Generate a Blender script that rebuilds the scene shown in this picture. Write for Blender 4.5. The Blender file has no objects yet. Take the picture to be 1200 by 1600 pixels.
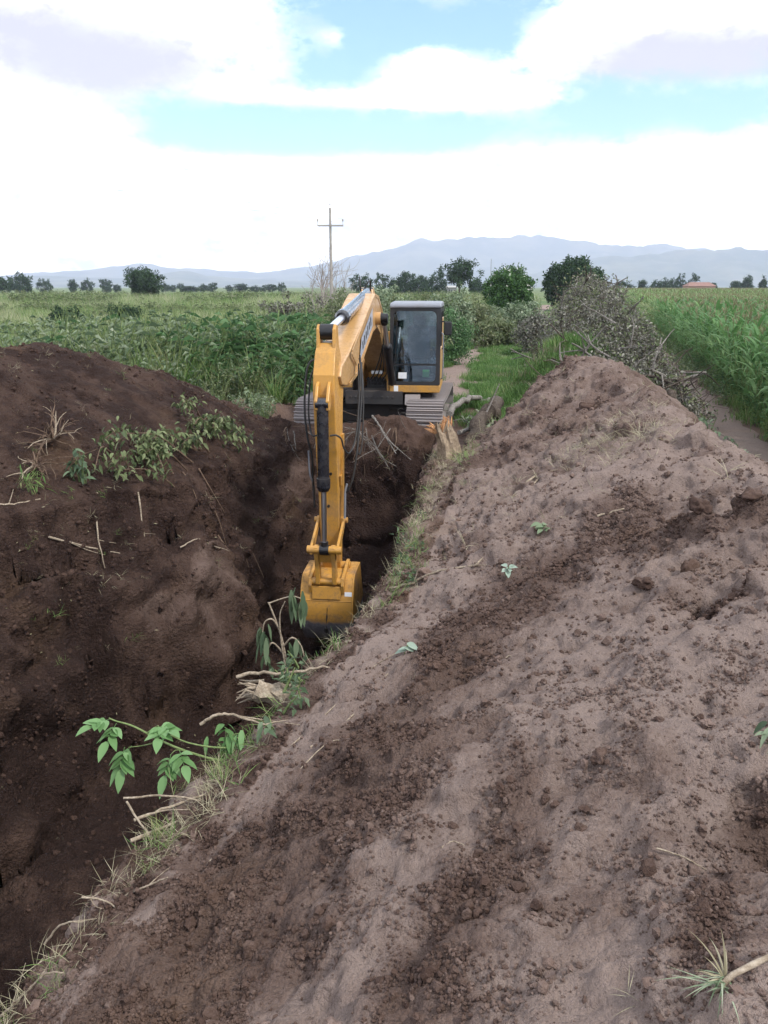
import bpy, bmesh, math, random, sys
import numpy as np
from mathutils import Vector, Matrix, Euler
R = math.radians
random.seed(7)
RNG = np.random.default_rng(7)
scn = bpy.context.scene
COL = scn.collection

# ------------------------------------------------------------------ camera
CAM_Z = 2.8
cam_d = bpy.data.cameras.new('camera')
cam_d.sensor_fit = 'VERTICAL'; cam_d.sensor_height = 24.0; cam_d.sensor_width = 18.0
cam_d.lens = 1230.0 / 1600.0 * 24.0
cam_d.clip_start = 0.05; cam_d.clip_end = 40000
cam = bpy.data.objects.new('camera', cam_d); COL.objects.link(cam)
cam.location = (0, 0, CAM_Z); cam.rotation_euler = (R(90 - 15.97), 0, 0)
scn.camera = cam

# ------------------------------------------------------------------ light
SUN_EL, SUN_AZ = 52.0, 125.0        # azimuth clockwise from +Y (the view direction): behind and to the right
sun_d = bpy.data.lights.new('sun', 'SUN'); sun_d.energy = 1.5; sun_d.angle = R(10); sun_d.color = (1.0, 0.95, 0.87)
sun = bpy.data.objects.new('sun', sun_d); COL.objects.link(sun)
sdir = Vector((math.sin(R(SUN_AZ)) * math.cos(R(SUN_EL)), math.cos(R(SUN_AZ)) * math.cos(R(SUN_EL)), math.sin(R(SUN_EL))))
sun.rotation_euler = sdir.to_track_quat('Z', 'Y').to_euler(); sun.location = sdir * 60

# ------------------------------------------------------------------ sky with broken bright cloud
world = bpy.data.worlds.new('World'); scn.world = world; world.use_nodes = True
def build_world():
    nt = world.node_tree; N = nt.nodes; L = nt.links; N.clear()
    out = N.new('ShaderNodeOutputWorld'); bg = N.new('ShaderNodeBackground'); bg.inputs['Strength'].default_value = 0.1
    L.new(bg.outputs[0], out.inputs[0])
    sky = N.new('ShaderNodeTexSky'); sky.sky_type = 'NISHITA'; sky.sun_disc = False
    sky.sun_elevation = R(SUN_EL); sky.sun_rotation = R(SUN_AZ); sky.air_density = 1.0; sky.dust_density = 0.6; sky.ozone_density = 1.6
    tc = N.new('ShaderNodeTexCoord')
    sep = N.new('ShaderNodeSeparateXYZ'); L.new(tc.outputs['Generated'], sep.inputs[0])
    def M(op, a, b=None, c=None, clamp=False):
        n = N.new('ShaderNodeMath'); n.operation = op; n.use_clamp = clamp
        for i, v in enumerate((a, b, c)):
            if v is None: continue
            if isinstance(v, (int, float)): n.inputs[i].default_value = v
            else: L.new(v, n.inputs[i])
        return n.outputs[0]
    def S(v, e0, e1):
        n = N.new('ShaderNodeMapRange'); n.interpolation_type = 'SMOOTHSTEP'
        L.new(v, n.inputs[0]); n.inputs[1].default_value = e0; n.inputs[2].default_value = e1
        return n.outputs[0]
    az = M('MULTIPLY', M('ARCTAN2', sep.outputs['X'], sep.outputs['Y']), 57.2958)
    el = M('MULTIPLY', M('ARCSINE', sep.outputs['Z']), 57.2958)
    cv = N.new('ShaderNodeCombineXYZ'); L.new(M('MULTIPLY', az, 0.55), cv.inputs[0]); L.new(el, cv.inputs[1])
    def noise(scale, detail, off, rough=0.55):
        mp = N.new('ShaderNodeVectorMath'); mp.operation = 'ADD'; mp.inputs[1].default_value = (off, off * 0.7, 0)
        L.new(cv.outputs[0], mp.inputs[0])
        n = N.new('ShaderNodeTexNoise'); n.inputs['Scale'].default_value = scale; n.inputs['Detail'].default_value = detail
        n.inputs['Roughness'].default_value = rough; L.new(mp.outputs[0], n.inputs['Vector']); return n.outputs['Fac']
    nA = noise(0.32, 6, 3.0); nB = noise(0.85, 9, 17.0, 0.66); nC = noise(0.2, 5, 41.0); nD = noise(2.3, 8, 71.0, 0.62)
    wob = M('ADD', M('MULTIPLY', M('SUBTRACT', nA, 0.5), 2.3), M('ADD', M('MULTIPLY', M('SUBTRACT', nB, 0.5), 1.5), M('MULTIPLY', M('SUBTRACT', nD, 0.5), 0.9)))
    def blob(a0, e0, sa, se, amp=1.0):
        x = M('DIVIDE', M('SUBTRACT', az, a0), sa); y = M('DIVIDE', M('SUBTRACT', el, e0), se)
        r2 = M('ADD', M('MULTIPLY', x, x), M('MULTIPLY', y, y))
        return M('MULTIPLY', M('EXPONENT', M('MULTIPLY', r2, -1.0)), amp)
    gaps = [(-0.5, 15.6, 8.5, 3.0, 1.4), (6.5, 14.6, 3.6, 1.5, .5), (-9.5, 9.8, 7.0, 1.8, 1.3), (2, 9.6, 11, 1.5, 1.1), (20, 10.6, 11, 1.8, 1.15), (-3, 13.2, 3, 1.0, .55),
            (14, 11.8, 4, .8, .45), (26, 8.0, 5, 1.2, .3), (9, 16.5, 4, 1.6, .6), (-14, 11.4, 3.5, 1.0, .5), (-4, 11.6, 5, .8, .45)]
    puffs = [(0.5, 11.7, 13, .6, -.8), (2.9, 13.6, 2.8, 1.15, -1.2), (-3.2, 15.2, 1.3, .7, -.7), (17, 14.6, 8.0, 1.8, -.9), (-20, 14.5, 9, 2.6, -.9)]
    B = None
    for g in gaps + puffs:
        B = blob(*g) if B is None else M('ADD', B, blob(*g))
    B = M('ADD', B, M('MULTIPLY', S(el, 8.0, 11.0), 0.06))
    lowfade = S(el, 6.3, 8.8)
    highpart = M('MULTIPLY', S(el, 17.5, 26.0), 0.75)               # above the frame: broken cloud goes on
    blue = S(M('ADD', M('ADD', B, M('MULTIPLY', wob, 0.85)), M('MULTIPLY', highpart, 0.5)), -0.16, 1.08)
    blue = M('MULTIPLY', blue, lowfade)
    # grey-violet cloud bellies
    bel = M('ADD', M('ADD', blob(-17.5, 13.2, 9.5, 2.8, 1.5), blob(18.5, 13.3, 8.0, 1.9, 1.5)), M('ADD', blob(-26, 15.5, 6, 1.5, .6), blob(24, 12.6, 5, .9, .7)))
    bel = M('ADD', bel, M('MULTIPLY', S(nC, 0.58, 0.75), M('MULTIPLY', S(el, 17.5, 24), 0.8)))
    bel = S(M('ADD', bel, M('MULTIPLY', wob, 0.8)), -0.05, 1.3)
    def mix(f, a, b):
        n = N.new('ShaderNodeMix'); n.data_type = 'RGBA'
        if isinstance(f, (int, float)): n.inputs[0].default_value = f
        else: L.new(f, n.inputs[0])
        for i, v in ((6, a), (7, b)):
            if isinstance(v, tuple): n.inputs[i].default_value = v
            else: L.new(v, n.inputs[i])
        return n.outputs[2]
    wisp = S(M('ADD', M('ADD', M('MULTIPLY', nB, .75), M('MULTIPLY', nD, .25)), M('MULTIPLY', nA, .5)), 0.58, 0.92)
    white = mix(wisp, (4.0, 4.3, 4.9, 1), (17.0, 16.5, 16.5, 1))
    cloud = mix(bel, white, (3.0, 2.9, 3.65, 1))
    tint = N.new('ShaderNodeMix'); tint.data_type = 'RGBA'; tint.blend_type = 'MULTIPLY'; tint.inputs[0].default_value = 1.0
    L.new(sky.outputs[0], tint.inputs[6]); tint.inputs[7].default_value = (SKY_TINT[0], SKY_TINT[1], SKY_TINT[2], 1)
    L.new(mix(blue, cloud, tint.outputs[2]), bg.inputs['Color'])
SKY_TINT = (.70, .95, .93)
build_world()
scn.view_settings.view_transform = 'Standard'; scn.view_settings.look = 'None'
scn.view_settings.gamma = 1.0; scn.view_settings.exposure = 1.36; scn.view_settings.use_curve_mapping = False
scn.cycles.use_denoising = True
scn.cycles.max_bounces = 6; scn.cycles.diffuse_bounces = 3; scn.cycles.glossy_bounces = 3; scn.cycles.transparent_max_bounces = 12
scn.cycles.transmission_bounces = 6; scn.cycles.volume_bounces = 2
# ------------------------------------------------------------------ noise and terrain (metres; +Y is the way the camera looks)
def _hash(ix, iy, iz, seed):
    h = (ix.astype(np.int64) * 374761393 + iy.astype(np.int64) * 668265263 + iz.astype(np.int64) * 2147483647 + seed * 1274126177) & 0xffffffff
    h = ((h ^ (h >> 13)) * 1274126177) & 0xffffffff
    h = ((h ^ (h >> 16)) * 2246822519) & 0xffffffff
    return (h ^ (h >> 15)) & 0xffff
def noise2(x, y, seed=0):
    ix = np.floor(x); iy = np.floor(y); fx = x - ix; fy = y - iy
    u = fx * fx * fx * (fx * (fx * 6 - 15) + 10); v = fy * fy * fy * (fy * (fy * 6 - 15) + 10)
    def g(a, b):
        ang = _hash(ix + a, iy + b, np.zeros_like(ix), seed) * (2 * np.pi / 65536.0)
        return np.cos(ang) * (fx - a) + np.sin(ang) * (fy - b)
    n00, n10, n01, n11 = g(0, 0), g(1, 0), g(0, 1), g(1, 1)
    return 1.45 * ((n00 * (1 - u) + n10 * u) * (1 - v) + (n01 * (1 - u) + n11 * u) * v)
def vnoise3(x, y, z, seed=0):
    ix = np.floor(x); iy = np.floor(y); iz = np.floor(z); fx = x - ix; fy = y - iy; fz = z - iz
    u = fx * fx * (3 - 2 * fx); v = fy * fy * (3 - 2 * fy); w = fz * fz * (3 - 2 * fz)
    def g(a, b, c): return _hash(ix + a, iy + b, iz + c, seed) / 32768.0 - 1.0
    def lx(b, c): return g(0, b, c) * (1 - u) + g(1, b, c) * u
    return (lx(0, 0) * (1 - v) + lx(1, 0) * v) * (1 - w) + (lx(0, 1) * (1 - v) + lx(1, 1) * v) * w
def fbm2(x, y, sc, octv, seed=0, gain=0.5):
    s = np.zeros_like(x, dtype=float); a = 1.0; f = 1.0 / sc
    for k in range(octv):
        s += a * noise2(x * f + 13.7 * k, y * f - 7.3 * k, seed + k); a *= gain; f *= 2.03
    return s
def sstep(v, e0, e1):
    t = np.clip((v - e0) / (e1 - e0), 0, 1); return t * t * (3 - 2 * t)
def seg_dist(x, y, ax, ay, bx, by):
    dx, dy = bx - ax, by - ay; t = np.clip(((x - ax) * dx + (y - ay) * dy) / (dx * dx + dy * dy), 0, 1)
    return np.hypot(x - ax - t * dx, y - ay - t * dy), t
def poly_dist(x, y, pts):
    d = np.full_like(x, 1e9, dtype=float)
    for (a, b) in zip(pts[:-1], pts[1:]):
        d = np.minimum(d, seg_dist(x, y, a[0], a[1], b[0], b[1])[0])
    return d
YR = [-5, 0, 2.26, 3.18, 4.3, 5.75, 8.5, 11.1, 12.8, 14.6, 16]           # right lip of the trench
XR = [-3.2, -2.1, -1.41, -1.09, -.79, -.2, .38, .76, .95, 1.08, 1.15]
YT = [-5, 0, 2.26, 3.18, 4.3, 5.75, 8.5, 11.1, 12.5, 13.5, 14.5, 16, 17.6]  # toe of the right heap
XT = [-3.2, -2.1, -1.41, -1.09, -.79, -.2, .38, .80, 1.15, 1.7, 2.35, 3.1, 3.8]
YC = [-5, 0, 3, 6.0, 9.6, 13, 14.5, 15.4, 16.6, 18]
XC = [-1.0, .55, 1.75, 3.0, 3.35, 3.55, 3.55, 3.7, 4.0, 4.2]
ZC = [1.42, 1.42, 1.42, 1.40, 1.43, 1.52, 1.52, 1.3, .5, .0]
YL = [-5, 3, 6, 7.7, 8.7, 9.6, 10.6, 12, 14, 16]                    # left lip
XL = [-5.8, -5.0, -4.6, -4.0, -3.3, -2.75, -2.45, -2.2, -2.0, -1.95]
LH = [(-7.2, -2, 1.4), (-6.9, 4, 1.5), (-6.2, 8, 1.72), (-5.6, 10.4, 1.98), (-5.25, 12.4, 2.02), (-4.3, 13.7, 1.5), (-3.1, 14.9, .72), (-1.9, 15.9, .0)]
END_Y = 14.55
FLOOR = -2.4
DARK_BANDS = [  # fresh damp crumb lying over the crust on the right heap: (x0,y0,x1,y1,width)
]
def height(x, y, full=False):
    x = np.asarray(x, float); y = np.asarray(y, float)
    wob = 0.16 * noise2(x * .9 + 4, y * .9, 31) + .07 * noise2(x * 2.7, y * 2.7, 32)
    xr = np.interp(y, YR, XR) + .12 * noise2(y * .8, y * 0 + 3.3, 5) + .05 * noise2(y * 2.9, y * 0 + 1.3, 6)
    xl = np.interp(y, YL, XL) + .22 * noise2(y * .7, y * 0 + 8.3, 7) + .08 * noise2(y * 2.3, y * 0 + 2.1, 8)
    xt = np.interp(y, YT, XT); xc = np.interp(y, YC, XC); zc = np.interp(y, YC, ZC)
    base = 0.05 * fbm2(x, y, 3.0, 3, 11) * sstep(np.hypot(x, y - 8), 22, 10)
    far_fade = sstep(np.maximum(np.abs(x) - 9, y - 20), 2.0, 0.0) * sstep(y, -5.0, -3.5)
    # right heap
    lipz = .18
    t = np.clip((x + wob * .8 - xt) / np.maximum(xc - xt, .3), 0, 1)
    t = np.clip(t * (1 + .25 * sstep(y, 10.5, 13.5)), 0, 1)
    up = lipz + (np.maximum(zc, lipz) - lipz) * (0.80 * t + 0.20 * np.sin(t * np.pi / 2))
    rr = (x + wob * .6 - xc) / 2.3 - .16 * sstep(y, 10.5, 13.5)
    down = np.maximum(zc, 0) * (1 - sstep(rr, -.12, 1.0))
    hr = np.where(x < xc, np.minimum(up, np.maximum(zc, lipz)), np.minimum(down, np.maximum(zc, 0)))
    hr = hr * np.where(y > 15.0, sstep(y, 18.0, 15.2), 1.0)
    hr = np.where((x < xt - .0) & (y > 13.0), hr * sstep(x, xt - 1.4, xt), hr)
    wr = sstep(t, 0.0, .15) * (x < xc) + (x >= xc) * sstep(down, .04, .3)
    wr = wr * np.where(y > 15, sstep(y, 17.6, 15.4), 1.0)
    rough_r = .085 * fbm2(x, y, 1.3, 2, 21) + (.055 + .03 * sstep(y, 5.5, 8)) * fbm2(x, y, .42, 3, 23)
    # holes and humps on the heap
    feats = [(1.70, 3.74, .17, -.22), (1.98, 4.75, .22, .13), (2.3, 4.55, .18, .10), (1.55, 4.0, .14, .06), (1.2, 2.03, .17, -.22), (2.4, 6.3, .3, -.1), (3.0, 7.3, .3, -.14), (3.35, 8.2, .3, -.13),
             (3.3, 10.0, .4, .12), (3.1, 11.2, .25, -.12), (3.5, 12.5, .5, .12), (2.2, 7.6, .4, .06), (2.9, 8.9, .3, .1), (2.55, 5.75, .16, .1), (2.85, 5.55, .16, .09)]
    for fx, fy, fr, fa in feats:
        d2 = ((x - fx) ** 2 + (y - fy) ** 2) / fr ** 2
        rough_r = rough_r + fa * np.exp(-d2 * (1 + .5 * noise2(x * 6, y * 6, 77)))
    # left heap: cone round a crest line
    hl = np.full_like(x, -9.0)
    for (a, b) in zip(LH[:-1], LH[1:]):
        d, tt = seg_dist(x, y, a[0], a[1], b[0], b[1])
        hh = a[2] + (b[2] - a[2]) * tt - .60 * np.maximum(np.sqrt(d * d + .05) - .2, 0)
        hl = np.maximum(hl, hh)
    wl = sstep(hl, .0, .3)
    rough_l = .10 * fbm2(x, y, 1.5, 2, 41) + .05 * fbm2(x, y, .45, 2, 43)
    hl = np.maximum(hl, 0) + rough_l * wl
    z = base + np.where(x > (xr + xl) / 2, hr + rough_r * wr, hl)
    z = np.where((x > (xr + xl) / 2) | (hl > .02), z, base)
    # ground around the machine: a shallow hollow behind a raised lip
    hol = sstep(np.hypot((x + .1) / 2.3, (y - 17.2) / 2.15), 1.12, .85)
    z = z * (1 - hol) - .25 * hol
    lip = np.exp(-((y - 14.8) / .33) ** 2) * sstep(np.abs(x + .45), 2.0, 1.2)
    z = z + .33 * lip * (1 + .5 * noise2(x * 1.6, y * 1.6, 55))
    # grassy mound past the heap's end
    z = z + 1.5 * np.exp(-(((x - 4.6) / 1.15) ** 2 + ((y - 19.4) / 2.3) ** 2) ** 1.3)
    z = z + .42 * np.exp(-(((x + 3.0) / .75) ** 2 + ((y - 17.7) / 1.1) ** 2)) * (1 + .3 * noise2(x * 2.2, y * 2.2, 57))   # small dirt heap by the left track
    # trench
    endw = END_Y + .18 * noise2(x * 1.1, y * 0 + .4, 61)
    wl_w = 1.05 + .3 * sstep(y, 5.0, 6.5) * sstep(y, 10.8, 9.4) + .4 * noise2(y * .5, y * 0 + 9.1, 62); wr_w = .6
    TL = np.clip((x - xl) / wl_w, 0, 1); TR = np.clip((xr - x) / wr_w, 0, 1); TE = np.clip((endw - y) / .75, 0, 1)
    def prof(v): return np.where(v < .18, v * v / .18 * .9, .162 + (v - .18) * 1.022)
    led = sstep(y, 5.0, 6.5) * sstep(y, 10.8, 9.4); step = np.where(TL < .10, TL * 1.6, np.where(TL < .42, .16 + (TL - .10) * .22, .2304 + (TL - .42) * 1.327))
    TLs = prof(TL) * (1 - led) + step * led + .07 * np.sin(TL * 9.0 + 3 * noise2(x * .6, y * .6, 63)) * (TL > .1) * (TL < 1)
    T = np.minimum(np.minimum(np.clip(TLs, 0, 1), prof(TR)), prof(TE))
    rise = 1.0 * sstep(y, 9.5, 14.2) ** 2 * 0.6
    fl = FLOOR + rise + .16 * fbm2(x, y, 1.1, 4, 71) + .35 * sstep(np.minimum(x - xl, xr - x), 1.3, .2)
    z = z * (1 - T) + fl * T
    z = z * far_fade
    if not full: return z
    return z, T, wr * (x > (xr + xl) / 2), wl * (x < (xr + xl) / 2) * (T < .999), t

#@@BUILD
# ------------------------------------------------------------------ materials
def nodes(name):
    m = bpy.data.materials.new(name); m.use_nodes = True; nt = m.node_tree
    b = nt.nodes['Principled BSDF']; return m, nt, b
class NT:
    """small helper for writing node trees"""
    def __init__(s, nt): s.t = nt
    def n(s, kind, **kw):
        x = s.t.nodes.new(kind)
        for k, v in kw.items(): setattr(x, k, v)
        return x
    def put(s, sock, v):
        if isinstance(v, bpy.types.NodeSocket): s.t.links.new(v, sock)
        elif v is not None: sock.default_value = v
    def math(s, op, a, b=None, clamp=False):
        x = s.n('ShaderNodeMath', operation=op, use_clamp=clamp); s.put(x.inputs[0], a); s.put(x.inputs[1], b); return x.outputs[0]
    def noise(s, vec, scale, detail=4, rough=.55, dist=0.0, off=None):
        x = s.n('ShaderNodeTexNoise'); x.inputs['Scale'].default_value = scale; x.inputs['Detail'].default_value = detail
        x.inputs['Roughness'].default_value = rough; x.inputs['Distortion'].default_value = dist
        if off is not None:
            a = s.n('ShaderNodeVectorMath', operation='ADD'); s.put(a.inputs[0], vec); a.inputs[1].default_value = off; vec = a.outputs[0]
        s.put(x.inputs['Vector'], vec); return x.outputs['Fac']
    def voro(s, vec, scale, feature='F1', out='Distance', rnd=1.0):
        x = s.n('ShaderNodeTexVoronoi', feature=feature); x.inputs['Scale'].default_value = scale; x.inputs['Randomness'].default_value = rnd
        s.put(x.inputs['Vector'], vec); return x.outputs[out]
    def ramp(s, v, e0, e1, a=0.0, b=1.0, smooth=True):
        x = s.n('ShaderNodeMapRange', interpolation_type='SMOOTHSTEP' if smooth else 'LINEAR'); s.put(x.inputs[0], v)
        for i, q in enumerate((e0, e1, a, b)): x.inputs[i + 1].default_value = q
        return x.outputs[0]
    def mix(s, f, a, b, blend='MIX'):
        x = s.n('ShaderNodeMix', data_type='RGBA', blend_type=blend); s.put(x.inputs[0], f)
        for i, v in ((6, a), (7, b)):
            if isinstance(v, tuple): v = (*v, 1) if len(v) == 3 else v
            s.put(x.inputs[i], v)
        return x.outputs[2]
    def attr(s, name, out='Fac'):
        x = s.n('ShaderNodeAttribute'); x.attribute_name = name; return x.outputs[out]
    def pos(s): return s.n('ShaderNodeNewGeometry').outputs['Position']
    def obj(s): return s.n('ShaderNodeTexCoord').outputs['Object']
    def rnd_island(s): return s.n('ShaderNodeNewGeometry').outputs['Random Per Island']
    def rnd_obj(s): return s.n('ShaderNodeObjectInfo').outputs['Random']
    def bump(s, h, strength, dist, normal=None):
        x = s.n('ShaderNodeBump'); x.inputs['Strength'].default_value = strength; x.inputs['Distance'].default_value = dist
        s.put(x.inputs['Height'], h)
        if normal is not None: s.put(x.inputs['Normal'], normal)
        return x.outputs[0]
DRY = (.272, .206, .176); MID = (.154, .105, .086); DAMP = (.078, .048, .037); DARK = (.034, .020, .0165)  # DARK: damp soil, deepened further to paint the trench's shade
def soil_colour(k, p, wet):
    n1 = k.noise(p, 2.3, 5, .6); n2 = k.noise(p, 11, 6, .7); n3 = k.noise(p, 60, 4, .7); n4 = k.noise(p, 210, 2, .6)
    w = k.math('ADD', wet, k.math('MULTIPLY', k.math('SUBTRACT', n2, .5), .55))
    w = k.math('ADD', w, k.math('MULTIPLY', k.math('SUBTRACT', n1, .5), .35))
    w = k.math('ADD', w, k.math('MULTIPLY', k.math('SUBTRACT', n3, .5), .40))
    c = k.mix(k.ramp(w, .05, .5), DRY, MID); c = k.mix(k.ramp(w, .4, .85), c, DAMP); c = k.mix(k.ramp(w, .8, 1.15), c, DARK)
    ochre = k.ramp(k.noise(p, .8, 3, .5, 0, (9, 4, 2)), .56, .74)
    c = k.mix(k.math('MULTIPLY', ochre, .28), c, k.mix(.5, c, (.36, .22, .12)))
    sp = k.ramp(k.noise(p, 34, 4, .75, 0, (3, 1, 7)), .56, .68)
    c = k.mix(k.math('MULTIPLY', sp, .62), c, DAMP)
    c = k.mix(k.ramp(n4, .66, .74, 0, .45), c, (.30, .25, .22))
    return c, n2, n3, n4
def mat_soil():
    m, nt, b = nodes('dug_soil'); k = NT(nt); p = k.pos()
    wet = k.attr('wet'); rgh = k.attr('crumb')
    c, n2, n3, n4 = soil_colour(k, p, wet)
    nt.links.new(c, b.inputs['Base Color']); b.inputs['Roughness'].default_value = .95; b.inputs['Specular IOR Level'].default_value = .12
    v1 = k.voro(p, 26); v2 = k.voro(p, 75)
    cr = k.math('ADD', k.math('MULTIPLY', k.math('SUBTRACT', 1.0, v1), k.ramp(rgh, .15, .8, .15, 1.0)), k.math('MULTIPLY', k.math('SUBTRACT', 1.0, v2), k.ramp(rgh, .1, .7, .18, .55)))
    h = k.math('ADD', k.math('MULTIPLY', n3, .8), cr)
    h = k.math('ADD', h, k.math('MULTIPLY', n2, 1.1)); h = k.math('ADD', h, k.math('MULTIPLY', n4, .25))
    nt.links.new(k.bump(h, 1.0, .034), b.inputs['Normal'])
    return m
def mat_ground():
    m, nt, b = nodes('field_ground'); k = NT(nt); p = k.pos()
    g = k.attr('grass'); wet = k.attr('wet')
    c0, n2, n3, n4 = soil_colour(k, p, wet)
    n0 = k.noise(p, .05, 4, .6, .4); na = k.noise(p, .35, 4, .6); nb = k.noise(p, 3.0, 5, .7); nc = k.noise(p, 28.0, 4, .7)
    gr = k.mix(k.ramp(n0, .42, .6), (.10, .155, .06), (.19, .205, .095))
    gr = k.mix(k.ramp(na, .42, .64), gr, (.085, .135, .055)); gr = k.mix(k.ramp(nb, .45, .75, 0, .6), gr, (.035, .06, .025))
    gr = k.mix(k.ramp(nc, .4, .75, 0, .6), gr, (.13, .13, .065))
    f = k.math('ADD', g, k.math('MULTIPLY', k.math('SUBTRACT', nb, .5), .8), clamp=True)
    nt.links.new(k.mix(k.ramp(f, .3, .7), c0, gr), b.inputs['Base Color'])
    b.inputs['Roughness'].default_value = .95; b.inputs['Specular IOR Level'].default_value = .1
    h = k.math('ADD', k.math('MULTIPLY', nb, 1.5), nc); h = k.math('ADD', h, n3)
    nt.links.new(k.bump(h, .8, .04), b.inputs['Normal'])
    return m
MAT_SOIL = mat_soil(); MAT_GROUND = mat_ground()

def tag(o, label=None, cat=None, group=None, kind=None):
    if label: o['label'] = label
    if cat: o['category'] = cat
    if group: o['group'] = group
    if kind: o['kind'] = kind
    return o
def empty(name, loc=(0, 0, 0), rz=0.0, parent=None):
    o = bpy.data.objects.new(name, None); COL.objects.link(o); o.location = loc; o.rotation_euler = (0, 0, rz); o.empty_display_size = .1
    if parent: o.parent = parent
    return o
def np_mesh(name, V, F, mat=None, smooth=False, attrs=None):
    """mesh from numpy arrays; F is (n,3) or (n,4) or a list of such arrays"""
    Fs = [f for f in (F if isinstance(F, (list, tuple)) else [F]) if len(f)]
    V = np.asarray(V, np.float32); me = bpy.data.meshes.new(name)
    me.vertices.add(len(V)); me.vertices.foreach_set('co', V.ravel())
    loops = np.concatenate([np.asarray(f, np.int32).ravel() for f in Fs]); cnt = np.concatenate([np.full(len(f), f.shape[1], np.int32) for f in Fs])
    me.loops.add(len(loops)); me.loops.foreach_set('vertex_index', loops)
    st = np.zeros(len(cnt), np.int32); st[1:] = np.cumsum(cnt)[:-1]
    me.polygons.add(len(cnt)); me.polygons.foreach_set('loop_start', st)
    me.update(calc_edges=True)
    if smooth: me.polygons.foreach_set('use_smooth', np.ones(len(cnt), bool))
    for k, a in (attrs or {}).items():
        at = me.attributes.new(k, 'FLOAT', 'POINT'); at.data.foreach_set('value', np.asarray(a, np.float32))
    if mat: me.materials.append(mat)
    return me
def link(name, me, parent=None, loc=None):
    o = bpy.data.objects.new(name, me); COL.objects.link(o)
    if parent: o.parent = parent
    if loc is not None: o.location = loc
    return o

# ------------------------------------------------------------------ the near ground: trench, heaps and field from one height function
def lines(spans):
    out = []
    for a, b, d0, d1 in spans:
        v = a
        while v < b - 1e-6:
            out.append(v); f = (v - a) / (b - a); v += d0 + (d1 - d0) * f
    out.append(spans[-1][1]); return np.array(out)
GX0, GX1, GY0, GY1 = -13.0, 12.0, -5.0, 26.0
def wet_shade_map(x, y, z, T, wr, wl, t):
    """how damp and how crumbly the dug soil is: moisture in patches, plus trench shade painted as darker soil"""
    n = fbm2(x, y, .9, 4, 91); n2 = fbm2(x, y, .28, 3, 95)
    bands = np.zeros_like(x)
    for (pts, w, a) in WET_DARK_BANDS:
        d = poly_dist(x + .10 * n2, y + .10 * n, pts)
        bands = np.maximum(bands, a * sstep(d + .30 * w * n2 + .35 * w * n, w * 1.35, w * .15))
    right = .13 + .22 * np.clip(n, -1, 1) + .10 * n2
    right = right + .22 * sstep(y, 7.0, 11.0)
    right = np.maximum(right, bands + .12 * n2)
    left = 1.0 + .2 * n + .15 * n2
    tr = np.where(x < -.8, .72 + .36 * sstep(T, .25, .75) + .30 * n + .25 * fbm2(x + y, z * 3.0, .8, 3, 141), 1.12 + .2 * n)  # damp trench soil with occlusion painted in, darker down the left wall
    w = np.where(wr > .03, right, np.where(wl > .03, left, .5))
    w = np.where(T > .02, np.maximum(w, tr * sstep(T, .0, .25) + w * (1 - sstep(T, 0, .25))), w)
    return np.clip(w, 0, 1.3)
WET_DARK_BANDS = [([(1.25, 5.7), (.72, 4.75), (.37, 4.12), (-.28, 3.01), (-.72, 2.5), (-1.0, 2.1)], .52, .58), ([(1.5, 5.4), (1.1, 5.2), (.8, 4.7)], .42, .6), ([(.52, 2.55), (.3, 2.0), (.1, 1.75), (.15, 1.5)], .24, .5), ([(.95, 1.85), (.8, 1.55)], .17, .5), ([(2.5, 4.5), (2.0, 4.9), (1.7, 5.6), (2.0, 6.2)], .5, .56), ([(1.7, 3.75), (1.75, 3.7)], .2, .7), ([(1.2, 2.05), (1.25, 2.0)], .2, .75), ([(.1, 3.3), (-.4, 2.5), (-.7, 1.9)], .5, .58)]  # damp streaks; the two shortest darken the heap's holes
TERR = {}
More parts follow.
